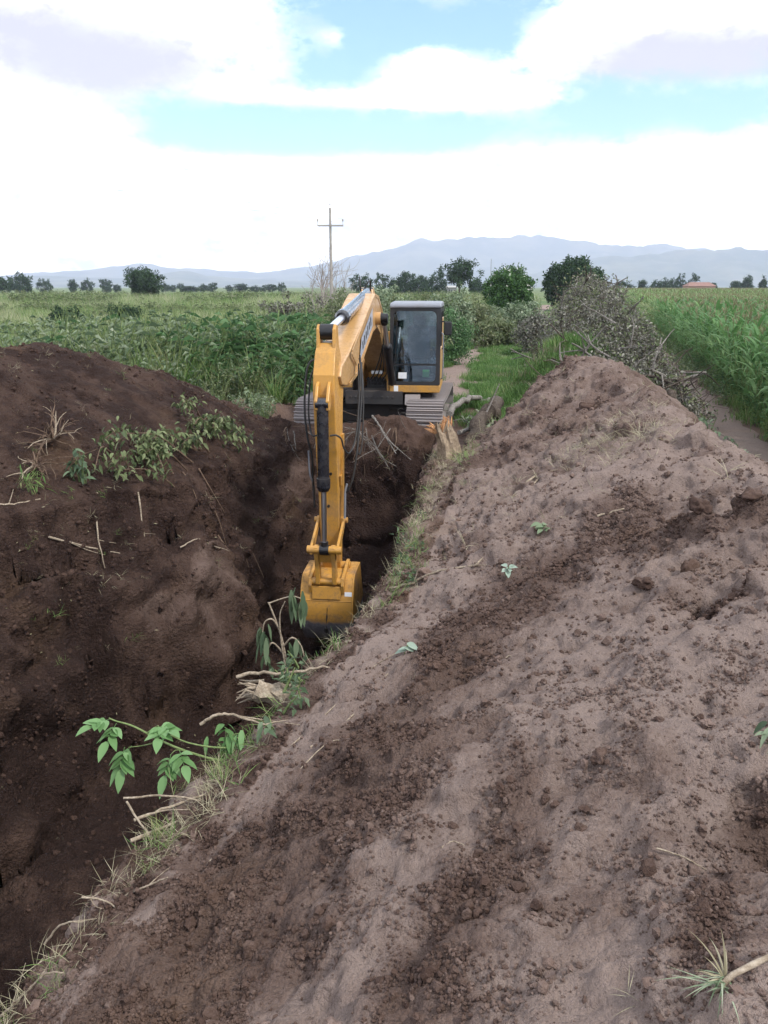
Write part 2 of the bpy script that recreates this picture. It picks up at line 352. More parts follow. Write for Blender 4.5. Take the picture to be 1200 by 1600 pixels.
def build_terrain():
    xs = lines([(GX0, -5.4, .16, .06), (-5.4, -4.6, .05, .022), (-4.6, -2.0, .022, .022), (-2.0, 2.9, .0135, .0135), (2.9, 4.4, .02, .03), (4.4, GX1, .05, .2)])
    ys = lines([(GY0, .5, .25, .06), (.5, 1.2, .03, .009), (1.2, 6, .008, .032), (6, 13.5, .036, .06), (13.5, 15.2, .03, .03), (15.2, GY1, .06, .25)])
    X, Y = np.meshgrid(xs, ys); nx, ny = len(xs), len(ys)
    x = X.ravel(); y = Y.ravel()
    z, T, wr, wl, t = height(x, y, True)
    dug = np.clip(np.maximum(np.maximum(wr, wl), sstep(T, .0, .1)), 0, 1)
    wet = wet_shade_map(x, y, z, T, wr, wl, t)
    yard = sstep(np.hypot((x + .3) / 2.7, (y - 15.9) / 2.3), 1.0, .75) * (wr < .3); dug = np.maximum(dug, yard); wet = np.where(yard > .05, np.maximum(wet, .78 * yard), wet)
    z = z + .10 * yard * fbm2(x, y, .8, 3, 131) * (T < .5)
    lipm = np.exp(-((x - np.interp(y, YR, XR)) / .28) ** 2) * sstep(y, 15.2, 14.2) + np.exp(-((x - np.interp(y, YL, XL)) / .4) ** 2) * sstep(y, 15.2, 14.2); dug = np.maximum(dug, np.clip(lipm * 1.3, 0, 1))
    wet = np.where((lipm > .25) & (T < .3) & (x > np.interp(y, YR, XR) - .6) & (y < 14.2), .48 + .5 * fbm2(x, y, .25, 3, 133), wet)
    # push the surface along its normal: clods and slips on the steep faces
    Z = z.reshape(ny, nx); gy = np.gradient(Z, ys, axis=0).ravel(); gx = np.gradient(Z, xs, axis=1).ravel()
    il = 1 / np.sqrt(1 + gx * gx + gy * gy); N = np.stack([-gx * il, -gy * il, il], 1)
    steep = sstep(1 - il, .15, .5)
    d = .030 * vnoise3(x * 7, y * 7, z * 7, 1) + .016 * vnoise3(x * 17, y * 17, z * 17, 2)
    d += (.10 * vnoise3(x * .9, y * .9, z * 4.6, 33) + .05 * vnoise3(x * 1.7, y * 1.7, z * 9, 34)) * steep * sstep(T, .1, .3) * (x < -.8)
    d += (.15 * vnoise3(x * 2.4, y * 2.4, z * 3.0, 3) + .045 * vnoise3(x * 2, y * 9, z * 1.2, 35) * (T > .15)) * steep + (.08 * vnoise3(x * 5, y * 5, z * 7, 7) + .035 * vnoise3(x * 12, y * 12, z * 14, 8)) * steep
    crumb = np.clip(.25 + .9 * (wet - .25), 0, 1) * dug
    near = sstep(np.hypot(x, y), 15, 6)
    rid = lambda f, sd: 1 - np.abs(vnoise3(x * f, y * f, z * f, sd)) * 2
    d += near * (.45 + 1.0 * crumb) * (.011 * vnoise3(x * 34, y * 34, z * 34, 4) + .008 * vnoise3(x * 70, y * 70, z * 70, 5))
    pit = vnoise3(x * 9, y * 9, z * 9, 14) + .6 * vnoise3(x * 23, y * 23, z * 23, 15)
    d -= near * .05 * np.clip(pit - .62, 0, 1)
    d += near * .016 * rid(12, 16) * (.3 + crumb)
    lump = vnoise3(x * 11, y * 11, z * 11, 6) + .35 * vnoise3(x * 31, y * 31, z * 31, 17); d += .05 * np.clip(lump - .45, 0, 1) * (.4 + crumb)
    d *= dug * sstep(np.abs(x) , 12.5, 11.5) * (1 - .5 * sstep(y, 15, 17))
    P = np.stack([x, y, z], 1) + N * d[:, None]
    TERR.update(P=P, N=N, wet=wet, crumb=crumb, wr=wr, wl=wl, T=T, xs=xs, ys=ys, area=np.outer(np.gradient(ys), np.gradient(xs)).ravel() / il)
    gi = np.arange(nx * ny).reshape(ny, nx)
    F = np.stack([gi[:-1, :-1], gi[:-1, 1:], gi[1:, 1:], gi[1:, :-1]], -1).reshape(-1, 4)
    fm = lambda a: a[F].mean(1)
    xf = fm(x); yf = fm(y)
    mid = (np.interp(yf, YR, XR) + np.interp(yf, YL, XL)) / 2
    c_tr = fm(T) > .10
    c_r = ~c_tr & (fm(wr) > .12) & (xf > mid); c_l = ~c_tr & (fm(wl) > .12) & (xf < mid)
    c_r |= ~c_tr & (xf > mid) & (xf < np.interp(yf, YR, XR) + .8) & (yf < 13.8); c_l |= ~c_tr & (xf < mid) & (xf > np.interp(yf, YL, XL) - 1.2) & (yf < 15.0) & ~c_r
    c_g = ~(c_tr | c_r | c_l)
    grass = np.clip(1.0 - 1.6 * sstep(-np.maximum(np.abs(x + .3) - 2.3, np.abs(y - 16.6) - 2.6), -1.0, .6), 0, 1) * (1 - sstep(dug, .0, .25))
    grass = grass * (1 - .85 * sstep(poly_dist(x, y, [(5.6, 5), (6.0, 9), (6.7, 13), (7.4, 17), (10, 26)]), 1.9, .9))
    grass = grass * (1 - sstep(np.hypot((x + 3.0) / 1.2, (y - 17.7) / 1.6), 1.1, .6))
    grass = grass * (1 - sstep(y, 15.6, 14.6) * sstep(x, -3.2, -2.6) * sstep(x, 4.4, 3.8))
    def sub(name, mask, mat, ring=False):
        f = F[mask]; used = np.unique(f); mp = np.full(nx * ny, -1); mp[used] = np.arange(len(used))
        V = P[used]; f = mp[f]; A = {'wet': wet[used], 'crumb': crumb[used], 'grass': grass[used]}
        if ring:   # the sheet on to the horizon, tucked a little under the near patch's edge
            bx = [-8600, -3000, -400, -60, GX0 + .5, GX1 - .5, 60, 400, 3000, 8600]; by = [-8600, -3000, -300, -40, GY0 + .5, GY1 - .5, 60, 200, 800, 3000, 8600]
            n0 = len(V); RV = [(a, b, -.03) for b in by for a in bx]; rf = []
            w = len(bx)
            for j in range(len(by) - 1):
                for i in range(w - 1):
                    if i == 4 and j == 4: continue
                    rf.append((n0 + j * w + i, n0 + j * w + i + 1, n0 + (j + 1) * w + i + 1, n0 + (j + 1) * w + i))
            V = np.concatenate([V, np.array(RV)]); f = np.concatenate([f, np.array(rf)])
            for kk, dv in (('wet', .4), ('crumb', 0.), ('grass', 1.)): A[kk] = np.concatenate([A[kk], np.full(len(RV), dv)])
        return link(name, np_mesh(name, V, f, mat, True, A))
    tag(sub('ground', c_g, MAT_GROUND, True), kind='structure')
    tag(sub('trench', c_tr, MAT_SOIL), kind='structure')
    tag(sub('spoil_heap', c_r, MAT_SOIL), 'long heap of crumbly greyish brown dug soil filling the right foreground', 'soil heap', 'spoil heaps')
    tag(sub('spoil_heap', c_l, MAT_SOIL), 'dark damp brown soil heap on the left bank of the trench', 'soil heap', 'spoil heaps')
build_terrain()
def surf(x, y):
    """height of the built surface at (x, y)"""
    i = int(np.clip(np.searchsorted(TERR['xs'], x), 0, len(TERR['xs']) - 1)); j = int(np.clip(np.searchsorted(TERR['ys'], y), 0, len(TERR['ys']) - 1))
    return float(TERR['P'][j * len(TERR['xs']) + i, 2])
# ------------------------------------------------------------------ mountains and the air between
def mat_mountain():
    m, nt, b = nodes('wooded_mountain'); k = NT(nt); p = k.pos()
    n = k.noise(p, .004, 6, .6); n2 = k.noise(p, .02, 5, .6)
    c = k.mix(k.ramp(n, .4, .65), (.05, .075, .045), (.12, .13, .08)); c = k.mix(k.ramp(n2, .55, .75, 0, .5), c, (.2, .17, .13))
    nt.links.new(c, b.inputs['Base Color']); b.inputs['Roughness'].default_value = 1; b.inputs['Specular IOR Level'].default_value = 0
    return m
MAT_MOUNT = mat_mountain()
def mountain(name, Y, prof, depth, seed, n=420, m=26, rough=1.0):
    """a range at distance Y; prof is [(x metres, crest height metres)]"""
    xs = np.linspace(prof[0][0], prof[-1][0], n); px, pz = zip(*prof)
    v = np.linspace(0, 1, m)
    X, Vv = np.meshgrid(xs, v)
    crest = np.interp(X, px, pz)
    kx = np.ones(9) / 9
    crest = np.stack([np.convolve(np.pad(r, 4, 'edge'), kx, 'valid') for r in crest])
    sh = np.where(Vv < .6, (Vv / .6) ** 1.25, np.cos((Vv - .6) / .4 * np.pi / 2) ** .8)
    Yy = Y + (Vv - .6) * depth
    rg = fbm2(X, Yy, depth * .45, 5, seed, .55)
    Z = crest * np.clip(sh, 0, 1) * (1 + rough * .30 * rg) + rough * .05 * crest * fbm2(X, Yy, depth * .08, 3, seed + 9) - 4
    Z = np.where((Vv == 0) | (Vv == 1), -3, Z)
    V = np.stack([X.ravel(), Yy.ravel(), np.maximum(Z.ravel(), -3)], 1)
    gi = np.arange(n * m).reshape(m, n)
    F = np.stack([gi[:-1, :-1], gi[:-1, 1:], gi[1:, 1:], gi[1:, :-1]], -1).reshape(-1, 4)
    return tag(link(name, np_mesh(name, V, F, MAT_MOUNT, True)), kind='structure')
# heights above eye level seen at 6.5 km, 5 km and 3.6 km
mountain('mountain', 6600, [(-5200, 57), (-3300, 66), (-2600, 142), (-2200, 166), (-1600, 157), (-1250, 133), (-900, 114), (-600, 171), (-200, 258), (120, 322), (400, 320), (640, 327), (900, 340), (1250, 370), (1420, 348), (1650, 340), (1850, 331), (2050, 353), (2250, 366), (2650, 348), (2900, 322), (3300, 314), (4200, 327), (5600, 215)], 2600, 3)
mountain('mountain', 4900, [(-3600, 25), (-2300, 55), (-1900, 75), (-1500, 60), (-1350, 70), (-1180, 105), (-1050, 70), (-700, 40), (0, 30), (500, 35), (800, 70), (1100, 145), (1500, 205), (1900, 235), (2200, 225), (2700, 235), (3600, 200), (4600, 120)], 1700, 13)
def build_haze():
    m = bpy.data.materials.new('haze_air'); m.use_nodes = True; nt = m.node_tree; nt.nodes.clear()
    o = nt.nodes.new('ShaderNodeOutputMaterial'); v = nt.nodes.new('ShaderNodeVolumePrincipled')
    v.inputs['Color'].default_value = (.74, .79, 1.0, 1); v.inputs['Density'].default_value = 1.75e-4; v.inputs['Anisotropy'].default_value = 0.0
    nt.links.new(v.outputs[0], o.inputs['Volume'])
    a, b, c0, c1 = 8800, 8800, -4.5, 620
    V = [(x, y, z) for z in (c0, c1) for y in (-b, b) for x in (-a, a)]
    F = np.array([(0, 2, 3, 1), (4, 5, 7, 6), (0, 1, 5, 4), (2, 6, 7, 3), (0, 4, 6, 2), (1, 3, 7, 5)])
    tag(link('haze', np_mesh('haze', V, F, m)), kind='stuff')
build_haze()
# ------------------------------------------------------------------ mesh tools
class MB:
    """collects shapes into one mesh"""
    def __init__(s): s.V = []; s.F = []; s.n = 0
    def add(s, V, F, M=None):
        V = np.asarray(V, float)
        if M is not None:
            A = np.array(M); V = V @ A[:3, :3].T + A[:3, 3]
        s.V.append(V); s.F += [tuple(i + s.n for i in f) for f in F]; s.n += len(V); return s
    def box(s, c, d, rot=None, bev=0.0):
        x, y, z = d[0] / 2, d[1] / 2, d[2] / 2
        if bev <= 0:
            V = [(a * x, b * y, e * z) for e in (-1, 1) for b in (-1, 1) for a in (-1, 1)]
            F = [(0, 2, 3, 1), (4, 5, 7, 6), (0, 1, 5, 4), (2, 6, 7, 3), (0, 4, 6, 2), (1, 3, 7, 5)]
        else:
            b = min(bev, x * .95, y * .95, z * .95); V = []
            for sx in (-1, 1):
                for sy in (-1, 1):
                    for sz in (-1, 1):
                        V += [(sx * x, sy * (y - b), sz * (z - b)), (sx * (x - b), sy * y, sz * (z - b)), (sx * (x - b), sy * (y - b), sz * z)]
            i = lambda sx, sy, sz, k: 3 * (4 * (sx > 0) + 2 * (sy > 0) + (sz > 0)) + k
            F = []
            for q in (-1, 1):
                F.append((i(q, -1, -1, 0), i(q, 1, -1, 0), i(q, 1, 1, 0), i(q, -1, 1, 0))); F.append((i(-1, q, -1, 1), i(1, q, -1, 1), i(1, q, 1, 1), i(-1, q, 1, 1))); F.append((i(-1, -1, q, 2), i(1, -1, q, 2), i(1, 1, q, 2), i(-1, 1, q, 2)))
            for u in (-1, 1):
                for v in (-1, 1):
                    F.append((i(-1, u, v, 1), i(1, u, v, 1), i(1, u, v, 2), i(-1, u, v, 2))); F.append((i(u, -1, v, 0), i(u, 1, v, 0), i(u, 1, v, 2), i(u, -1, v, 2))); F.append((i(u, v, -1, 0), i(u, v, 1, 0), i(u, v, 1, 1), i(u, v, -1, 1)))
            for sx in (-1, 1):
                for sy in (-1, 1):
                    for sz in (-1, 1): F.append((i(sx, sy, sz, 0), i(sx, sy, sz, 1), i(sx, sy, sz, 2)))
        M = Matrix.Translation(c)
        if rot is not None: M = M @ Euler(rot).to_matrix().to_4x4()
        return s.add(V, F, M)
    def prism(s, poly, x0, x1, scale_end=None):
        """poly in (s, z) with s = forward = -Y, extruded from x0 to x1"""
        n = len(poly)
        V = [(x0, -a, b) for a, b in poly] + [(x1, -a, b) for a, b in poly]
        F = [tuple(range(n)), tuple(range(2 * n - 1, n - 1, -1))] + [(i, i + n, (i + 1) % n + n, (i + 1) % n) for i in range(n)]
        return s.add(V, F)
    def strip(s, poly, w):
        """closed (s, z) loop with a half-width for each point: a box section that changes width"""
        n = len(poly)
        V = [(-w[i], -a, b) for i, (a, b) in enumerate(poly)] + [(w[i], -a, b) for i, (a, b) in enumerate(poly)]
        F = [tuple(range(n)), tuple(range(2 * n - 1, n - 1, -1))] + [(i, i + n, (i + 1) % n + n, (i + 1) % n) for i in range(n)]
        return s.add(V, F)
    def tube(s, pts, r, seg=8, caps=True):
        P = [Vector(p) for p in pts]; n = len(P); rr = r if isinstance(r, (list, tuple, np.ndarray)) else [r] * n
        V = []; up = None
        for i in range(n):
            t = (P[min(i + 1, n - 1)] - P[max(i - 1, 0)])
            if t.length < 1e-9: t = Vector((0, 0, 1))
            t.normalize()
            if up is None:
                a = Vector((0, 0, 1)) if abs(t.z) < .9 else Vector((1, 0, 0)); u = t.cross(a).normalized()
            else:
                u = up - t * up.dot(t)
                u = u.normalized() if u.length > 1e-6 else t.orthogonal().normalized()
            up = u; w = t.cross(u)
            for k in range(seg):
                a = 2 * math.pi * k / seg; V.append(tuple(P[i] + (u * math.cos(a) + w * math.sin(a)) * rr[i]))
        F = [(i * seg + k, i * seg + (k + 1) % seg, (i + 1) * seg + (k + 1) % seg, (i + 1) * seg + k) for i in range(n - 1) for k in range(seg)]
        if caps: F += [tuple(range(seg - 1, -1, -1)), tuple(range((n - 1) * seg, n * seg))]
        return s.add(V, F)
    def cyl(s, a, b, r, seg=16, r2=None): return s.tube([a, b], [r, r if r2 is None else r2], seg)
    def ring(s, outer, inner, th):
        """frame: two loops of equal length (x, z) in the plane y = 0, thickness th towards +Y"""
        n = len(outer)
        V = [(x, y, z) for y in (0, th) for L_ in (outer, inner) for x, z in L_]
        F = []
        for i in range(n):
            j = (i + 1) % n
            F += [(i, j, n + j, n + i), (2 * n + i, 3 * n + i, 3 * n + j, 2 * n + j), (i, 2 * n + i, 2 * n + j, j), (n + i, n + j, 3 * n + j, 3 * n + i)]
        return s.add(V, F)
    def build(s, name, mat, parent=None, smooth=None, loc=None, rz=None):
        me = bpy.data.meshes.new(name); me.from_pydata(np.concatenate(s.V).tolist(), [], s.F); me.materials.append(mat)
        bm = bmesh.new(); bm.from_mesh(me); bmesh.ops.recalc_face_normals(bm, faces=bm.faces); bm.to_mesh(me); bm.free()
        if smooth:
            me.polygons.foreach_set('use_smooth', np.ones(len(me.polygons), bool))
            me.set_sharp_from_angle(angle=R(smooth))
        o = link(name, me, parent, loc)
        if rz is not None: o.rotation_euler = (0, 0, rz)
        return o
def rrect(x0, x1, z0, z1, r, k=5):
    """rounded rectangle loop; r is one radius or four (bl, br, tr, tl)"""
    rs = r if isinstance(r, (list, tuple)) else [r] * 4; out = []
    for (cx, cz, a0), q in zip(((x0, z0, 180), (x1, z0, 270), (x1, z1, 0), (x0, z1, 90)), rs):
        q = max(q, 1e-4); ox = cx + (q if cx == x0 else -q); oz = cz + (q if cz == z0 else -q)
        for i in range(k + 1):
            a = R(a0 + 90 * i / k); out.append((ox + q * math.cos(a), oz + q * math.sin(a)))
    return out
def bevel(o, w, seg=2, ang=30):
    m = o.modifiers.new('bevel', 'BEVEL'); m.width = w; m.segments = seg; m.limit_method = 'ANGLE'; m.angle_limit = R(ang); m.harden_normals = False
    return o
def curve(pts, n=8):
    """Catmull-Rom through the points"""
    P = [np.array(p, float) for p in pts]; P = [2 * P[0] - P[1]] + P + [2 * P[-1] - P[-2]]; out = []
    for i in range(1, len(P) - 2):
        for k in range(n):
            t = k / n; a, b, c, d = P[i - 1], P[i], P[i + 1], P[i + 2]
            out.append(.5 * (2 * b + (c - a) * t + (2 * a - 5 * b + 4 * c - d) * t * t + (3 * b - a - 3 * c + d) * t ** 3))
    out.append(P[-2]); return [tuple(p) for p in out]
# ------------------------------------------------------------------ the excavator
def mat_paint(name, col, rough=.42, dirt=.35, dcol=(.17, .115, .085), coat=.25, wear=None):
    m, nt, b = nodes(name); k = NT(nt); p = k.obj()
    n1 = k.noise(p, 3.0, 6, .65); n2 = k.noise(p, 22, 5, .7)
    f = k.math('MULTIPLY', k.ramp(k.math('ADD', k.math('MULTIPLY', n1, .55), k.math('MULTIPLY', n2, .45)), .44, .62), dirt)
    c = k.mix(f, col, dcol)
    c = k.mix(k.ramp(n2, .3, .7, 0, .25), c, tuple(v * .75 for v in col))
    r = k.ramp(f, 0, .4, rough, .85)
    if wear: c, r = wear(k, p, c, r, n1, n2, b)
    k.put(b.inputs['Base Color'], c); k.put(b.inputs['Roughness'], r)
    b.inputs['Coat Weight'].default_value = coat; b.inputs['Coat Roughness'].default_value = .25
    nt.links.new(k.bump(n2, .12, .004), b.inputs['Normal'])
    return m
YEL = (.50, .25, .042)
M_YEL = mat_paint('yellow_paint', YEL, .42, .42, (.22, .155, .11), coat=.15)
M_YELP = mat_paint('yellow_paint_sky_sheen', (.50, .285, .105), .35, .3, coat=.4)  # paler copy of the yellow; boom's sky sheen put into base colour
M_BLK = mat_paint('black_paint', (.008, .008, .010), .45, .2, (.06, .048, .04), .05)
M_RUB = mat_paint('black_rubber', (.015, .015, .016), .7, .3, (.08, .065, .055), 0)
M_STEEL = mat_paint('dusty_track_steel', (.27, .24, .235), .55, .8, (.33, .275, .25), 0)
M_FRAME = mat_paint('dark_undercarriage', (.03, .028, .028), .6, .6, (.10, .075, .062), 0)
M_GREYROOF = mat_paint('grey_cab_roof', (.20, .21, .24), .45, .25, (.16, .13, .11), .1)
M_WHITE = mat_paint('white_paper', (.78, .79, .80), .7, .1, (.5, .45, .4), 0)
M_GREEN = mat_paint('green_vest', (.06, .22, .12), .8, .15, (.1, .1, .08), 0)
M_SEAT = mat_paint('cab_trim', (.035, .045, .055), .7, .1, (.08, .07, .06), 0)
M_GREYTRIM = mat_paint('grey_console', (.14, .16, .18), .6, .1, (.1, .08, .07), 0)
def mat_chrome():
    m, nt, b = nodes('chrome_rod'); b.inputs['Base Color'].default_value = (.75, .75, .78, 1); b.inputs['Metallic'].default_value = 1; b.inputs['Roughness'].default_value = .3; return m
M_CHROME = mat_chrome()
def mat_barrel():
    m, nt, b = nodes('gloss_black_barrel'); k = NT(nt); n = k.noise(k.obj(), 9, 5, .6)
    k.put(b.inputs['Base Color'], k.mix(k.ramp(n, .5, .75, 0, .5), (.014, .014, .018), (.06, .05, .045))); k.put(b.inputs['Roughness'], k.ramp(n, .4, .7, .2, .5)); b.inputs['Coat Weight'].default_value = .6
    return m
M_BARREL = mat_barrel()
def mat_glass():
    m = bpy.data.materials.new('tinted_glass'); m.use_nodes = True; nt = m.node_tree; nt.nodes.clear(); k = NT(nt)
    out = k.n('ShaderNodeOutputMaterial'); g = k.n('ShaderNodeBsdfGlossy'); t = k.n('ShaderNodeBsdfTransparent'); mx = k.n('ShaderNodeMixShader')
    g.inputs['Roughness'].default_value = .03; g.inputs['Color'].default_value = (.80, .88, .95, 1); t.inputs['Color'].default_value = (.46, .58, .62, 1)
    lw = k.n('ShaderNodeLayerWeight'); lw.inputs['Blend'].default_value = .25
    n = k.noise(k.obj(), 4, 4, .6)
    nt.links.new(k.math('ADD', k.ramp(lw.outputs['Facing'], 0, 1, .055, .7), k.ramp(n, .45, .75, 0, .04)), mx.inputs[0])
    nt.links.new(t.outputs[0], mx.inputs[1]); nt.links.new(g.outputs[0], mx.inputs[2]); nt.links.new(mx.outputs[0], out.inputs[0]); return m
M_GLASS = mat_glass()
def mat_bucket():
    def wear(k, p, c, r, n1, n2, b):
        sp = k.n('ShaderNodeSeparateXYZ'); k.put(sp.inputs[0], p)
        h = k.math('ADD', sp.outputs['Z'], k.math('MULTIPLY', k.math('SUBTRACT', n1, .5), .22)); h = k.math('ADD', h, k.math('MULTIPLY', k.math('SUBTRACT', n2, .5), .16))
        # paint rubbed off below a ragged line that dips in the middle
        ax = k.math('ABSOLUTE', sp.outputs['X']); h = k.math('SUBTRACT', h, k.math('MULTIPLY', ax, .12))
        f = k.ramp(h, -1.44, -1.52, 0, 1)
        st = k.mix(k.ramp(n2, .35, .7), (.11, .10, .11), (.20, .19, .20))
        scr = k.ramp(k.noise(p, 46, 3, .8), .69, .75)
        f = k.math('MAXIMUM', f, k.math('MULTIPLY', scr, k.ramp(h, -.9, -1.4, 0, .8)))
        return k.mix(f, c, st), k.math('SUBTRACT', r, k.math('MULTIPLY', f, .02))
    return mat_paint('worn_bucket_paint', YEL, .55, .8, coat=.1, wear=wear)
M_BUCKET = mat_bucket()
def mat_decal():
    m, nt, b = nodes('boom_decal'); k = NT(nt)
    p = k.n('ShaderNodeTexCoord').outputs['UV']; b.inputs['Roughness'].default_value = .35
    n = k.noise(k.obj(), 12, 3, .6)
    k.put(b.inputs['Base Color'], k.mix(k.ramp(n, .4, .7), (.34, .36, .42), (.42, .43, .47))); return m
M_DECAL = mat_decal()

def build_excavator():
    root = empty('excavator', (-.06, 17.0, -.25))
    tag(root, 'yellow crawler excavator with black cab reaching its bucket down into the trench', 'excavator')
    TY, UY = R(-8.0), R(-6.1)
    # ---- undercarriage
    def track(sx):
        cx = 1.10 * sx; w = .70; r = .40; L_ = 1.50; zc = .46
        fr = MB()
        fr.prism([(-1.35, .25), (1.35, .25), (1.35, .66), (.9, .72), (-.9, .72), (-1.35, .66)], cx - .13, cx + .13)
        fr.box((cx + .14 * sx, -.55, .47), (.03, .5, .18)); fr.box((cx + .14 * sx, .55, .47), (.03, .5, .18))
        f = fr.build('track', M_FRAME, root, rz=TY); bevel(f, .015)
        for yy, nm in ((-L_, 'idler_wheel'), (L_, 'drive_sprocket')):
            b = MB(); b.cyl((cx - .10, yy, zc), (cx + .10, yy, zc), .35, 24); b.cyl((cx - .16, yy, zc), (cx + .16, yy, zc), .16, 16)
            if nm == 'drive_sprocket':
                for q in range(14):
                    a = 2 * math.pi * q / 14; b.box((cx, yy + .37 * math.cos(a), zc + .37 * math.sin(a)), (.06, .07, .07), (a, 0, 0))
            b.build(nm, M_FRAME, f, 40)
        for q in range(7):
            yy = -1.08 + q * .36; MB().cyl((cx - .15, yy, .19), (cx + .15, yy, .19), .10, 14).build('roller', M_FRAME, f, 40)
        for yy in (-.5, .5): MB().cyl((cx - .10, yy, .76), (cx + .10, yy, .76), .065, 12).build('carrier_roller', M_FRAME, f, 40)
        # shoes: one mesh shared by every shoe of the loop
        sm = MB(); sm.box((0, 0, 0), (w, .172, .022))
        for yy, h in ((-.062, .05), (.0, .04), (.062, .05)): sm.box((0, yy, .011 + h / 2), (w, .018, h))
        sm.box((-.06, 0, -.035), (.035, .16, .05)); sm.box((.06, 0, -.035), (.035, .16, .05))
        per = 4 * L_ + 2 * math.pi * r; n = 46; me = None
        for i in range(n):
            d = (i + .5) / n * per
            if d < 2 * L_: y, z, a = -L_ + d, zc + r, 0
            elif d < 2 * L_ + math.pi * r: t = (d - 2 * L_) / r; y, z, a = L_ + r * math.sin(t), zc + r * math.cos(t), -t
            elif d < 4 * L_ + math.pi * r: y, z, a = L_ - (d - 2 * L_ - math.pi * r), zc - r, math.pi
            else: t = (d - 4 * L_ - math.pi * r) / r; y, z, a = -L_ - r * math.sin(t), zc - r * math.cos(t), math.pi - t
            if a == 0: z -= .03 * math.sin((y + L_) / (2 * L_) * math.pi)      # the slack sag of the top run
            if me is None: o = sm.build('track_shoe', M_STEEL, f); me = o.data
            else: o = link('track_shoe', me, f)
            o.location = (cx, y, z); o.rotation_euler = (a, 0, 0)
    track(1); track(-1)
    cb = MB(); cb.box((0, 0, .58), (1.5, 1.5, .34)); cb.cyl((0, 0, .7), (0, 0, .9), .62, 28)
    for sx in (-1, 1):
        for sy in (-1, 1): cb.box((.68 * sx, .75 * sy, .50), (.75, .32, .26), (0, 0, .35 * sx * sy))
    bevel(cb.build('carbody', M_FRAME, root, rz=TY), .02)
    # ---- upper structure
    dk = MB(); dk.box((0, .55, 1.0), (2.3, 3.2, .16)); dk.box((0, -1.15, .93), (1.15, .38, .26)); dk.box((-.72, -.75, 1.0), (.9, .75, .17))
    for q in range(9): dk.cyl((-.46 + q * .105, -1.345, .94), (-.46 + q * .105, -1.36, .94), .026, 8)
    deck = bevel(dk.build('swing_deck', M_FRAME, root, rz=UY), .02)
    bk = MB()
    for sx in (-1, 1): bk.prism([(.75, 1.05), (1.25, 1.05), (1.22, 1.28), (.65, 1.72), (.25, 1.72), (.0, 1.05)], .27 * sx - .02, .27 * sx + .02)
    bk.cyl((-.34, -.42, 1.52), (.34, -.42, 1.52), .075, 16)
    bevel(bk.build('boom_bracket', M_YEL, root, rz=UY), .006)
    ft = MB(); ft.box((-.74, -.30, 1.36), (.78, 1.35, .66), bev=.04); bf = ft.build('fuel_tank', M_YEL, root, rz=UY)
    MB().cyl((-.74, -.55, 1.69), (-.74, -.55, 1.74), .06, 14).build('filler_cap', M_BLK, bf, 40)
    h = MB(); h.box((-.18, 1.15, 1.50), (2.16, 1.55, .92), bev=.06); hood = h.build('engine_hood', M_YEL, root, rz=UY)
    MB().cyl((-.65, .95, 1.96), (-.65, .95, 2.28), .06, 14).build('exhaust_pipe', M_BLK, hood, 40)
    for q in range(5): MB().box((.905, .75 + q * .16, 1.5), (.02, .05, .5)).build('vent_slat', M_BLK, hood)
    inner = MB(); inner.box((-.12, .15, 1.62), (.62, .05, 1.05), bev=.02); inner.build('valve_cover', M_YEL, root, rz=UY)
    cw = MB(); cw.prism([(-1.95, .95), (-2.55, 1.05), (-2.7, 1.4), (-2.6, 1.9), (-1.95, 1.95)], -1.2, 1.2); bevel(cw.build('counterweight', M_YEL, root, rz=UY), .06, 3)
    vb = MB()                                                        # valve block and pipes under the boom foot
    vb.box((.0, -.86, 1.16), (.36, .22, .16)); 
    for q in range(6): vb.cyl((-.15 + q * .06, -.98, 1.12 + .05 * (q % 2)), (-.15 + q * .06, -.98, 1.30), .022, 8)
    for zz in (1.13, 1.2, 1.26): vb.cyl((-.2, -.99, zz), (.2, -.99, zz), .012, 8)
    vb.build('valve_block', M_BLK, root, rz=UY)
    wp = MB(); wp.box((.02, -.94, 1.39), (.22, .05, .06)); wp.build('valve_label', M_WHITE, root, rz=UY)
    # ---- cab
    X0, X1, Y0, Y1, Z0, Z1 = .31, 1.30, -1.32, .35, 1.04, 2.70
    sb = MB(); sb.box(((X0 + X1) / 2, (Y0 + Y1) / 2, Z0 + .07), (X1 - X0, Y1 - Y0, .14)); cab = bevel(sb.build('cab', M_YEL, root, rz=UY), .012)
    fo = rrect(X0, X1, Z0 + .145, Z1 - .02, (.02, .02, .07, .07)); fi = rrect(X0 + .065, X1 - .085, Z0 + .21, Z1 - .10, (.06, .10, .11, .11))
    fm = MB(); fm.ring(fo, fi, .06); fm.V[0][:, 1] += Y0; ff = bevel(fm.build('front_frame', M_BLK, cab), .006)
    bar = MB(); bar.box(((X0 + X1) / 2 - .01, Y0 + .03, Z0 + .535), (X1 - X0 - .15, .035, .026)); bar.build('window_bar', M_BLK, cab)
    # the door side (picture right), the inner side, the back
    for xx in (X1 - .03, X0 + .03):
        for yy in (Y0 + .15, -.42, Y1 - .03): MB().box((xx, yy, (Z0 + Z1) / 2 + .06), (.055, .065, Z1 - Z0 - .2)).build('pillar', M_BLK, cab)
        MB().box((xx, (Y0 + Y1) / 2 + .05, Z1 - .09), (.05, Y1 - Y0 - .2, .08)).build('roof_rail', M_BLK, cab)
    MB().box(((X0 + X1) / 2, Y1 - .02, Z1 - .10), (X1 - X0 - .12, .05, .1)).build('rear_rail', M_BLK, cab)
    dp = MB(); dp.box((X1 - .012, -.86, Z0 + .50), (.03, .80, .70), bev=.01); d = dp.build('door', M_YELP, cab)
    hd = MB(); hd.box((X1 + .02, -.52, Z0 + .80), (.03, .13, .03)); hd.build('handle', M_BLK, d)
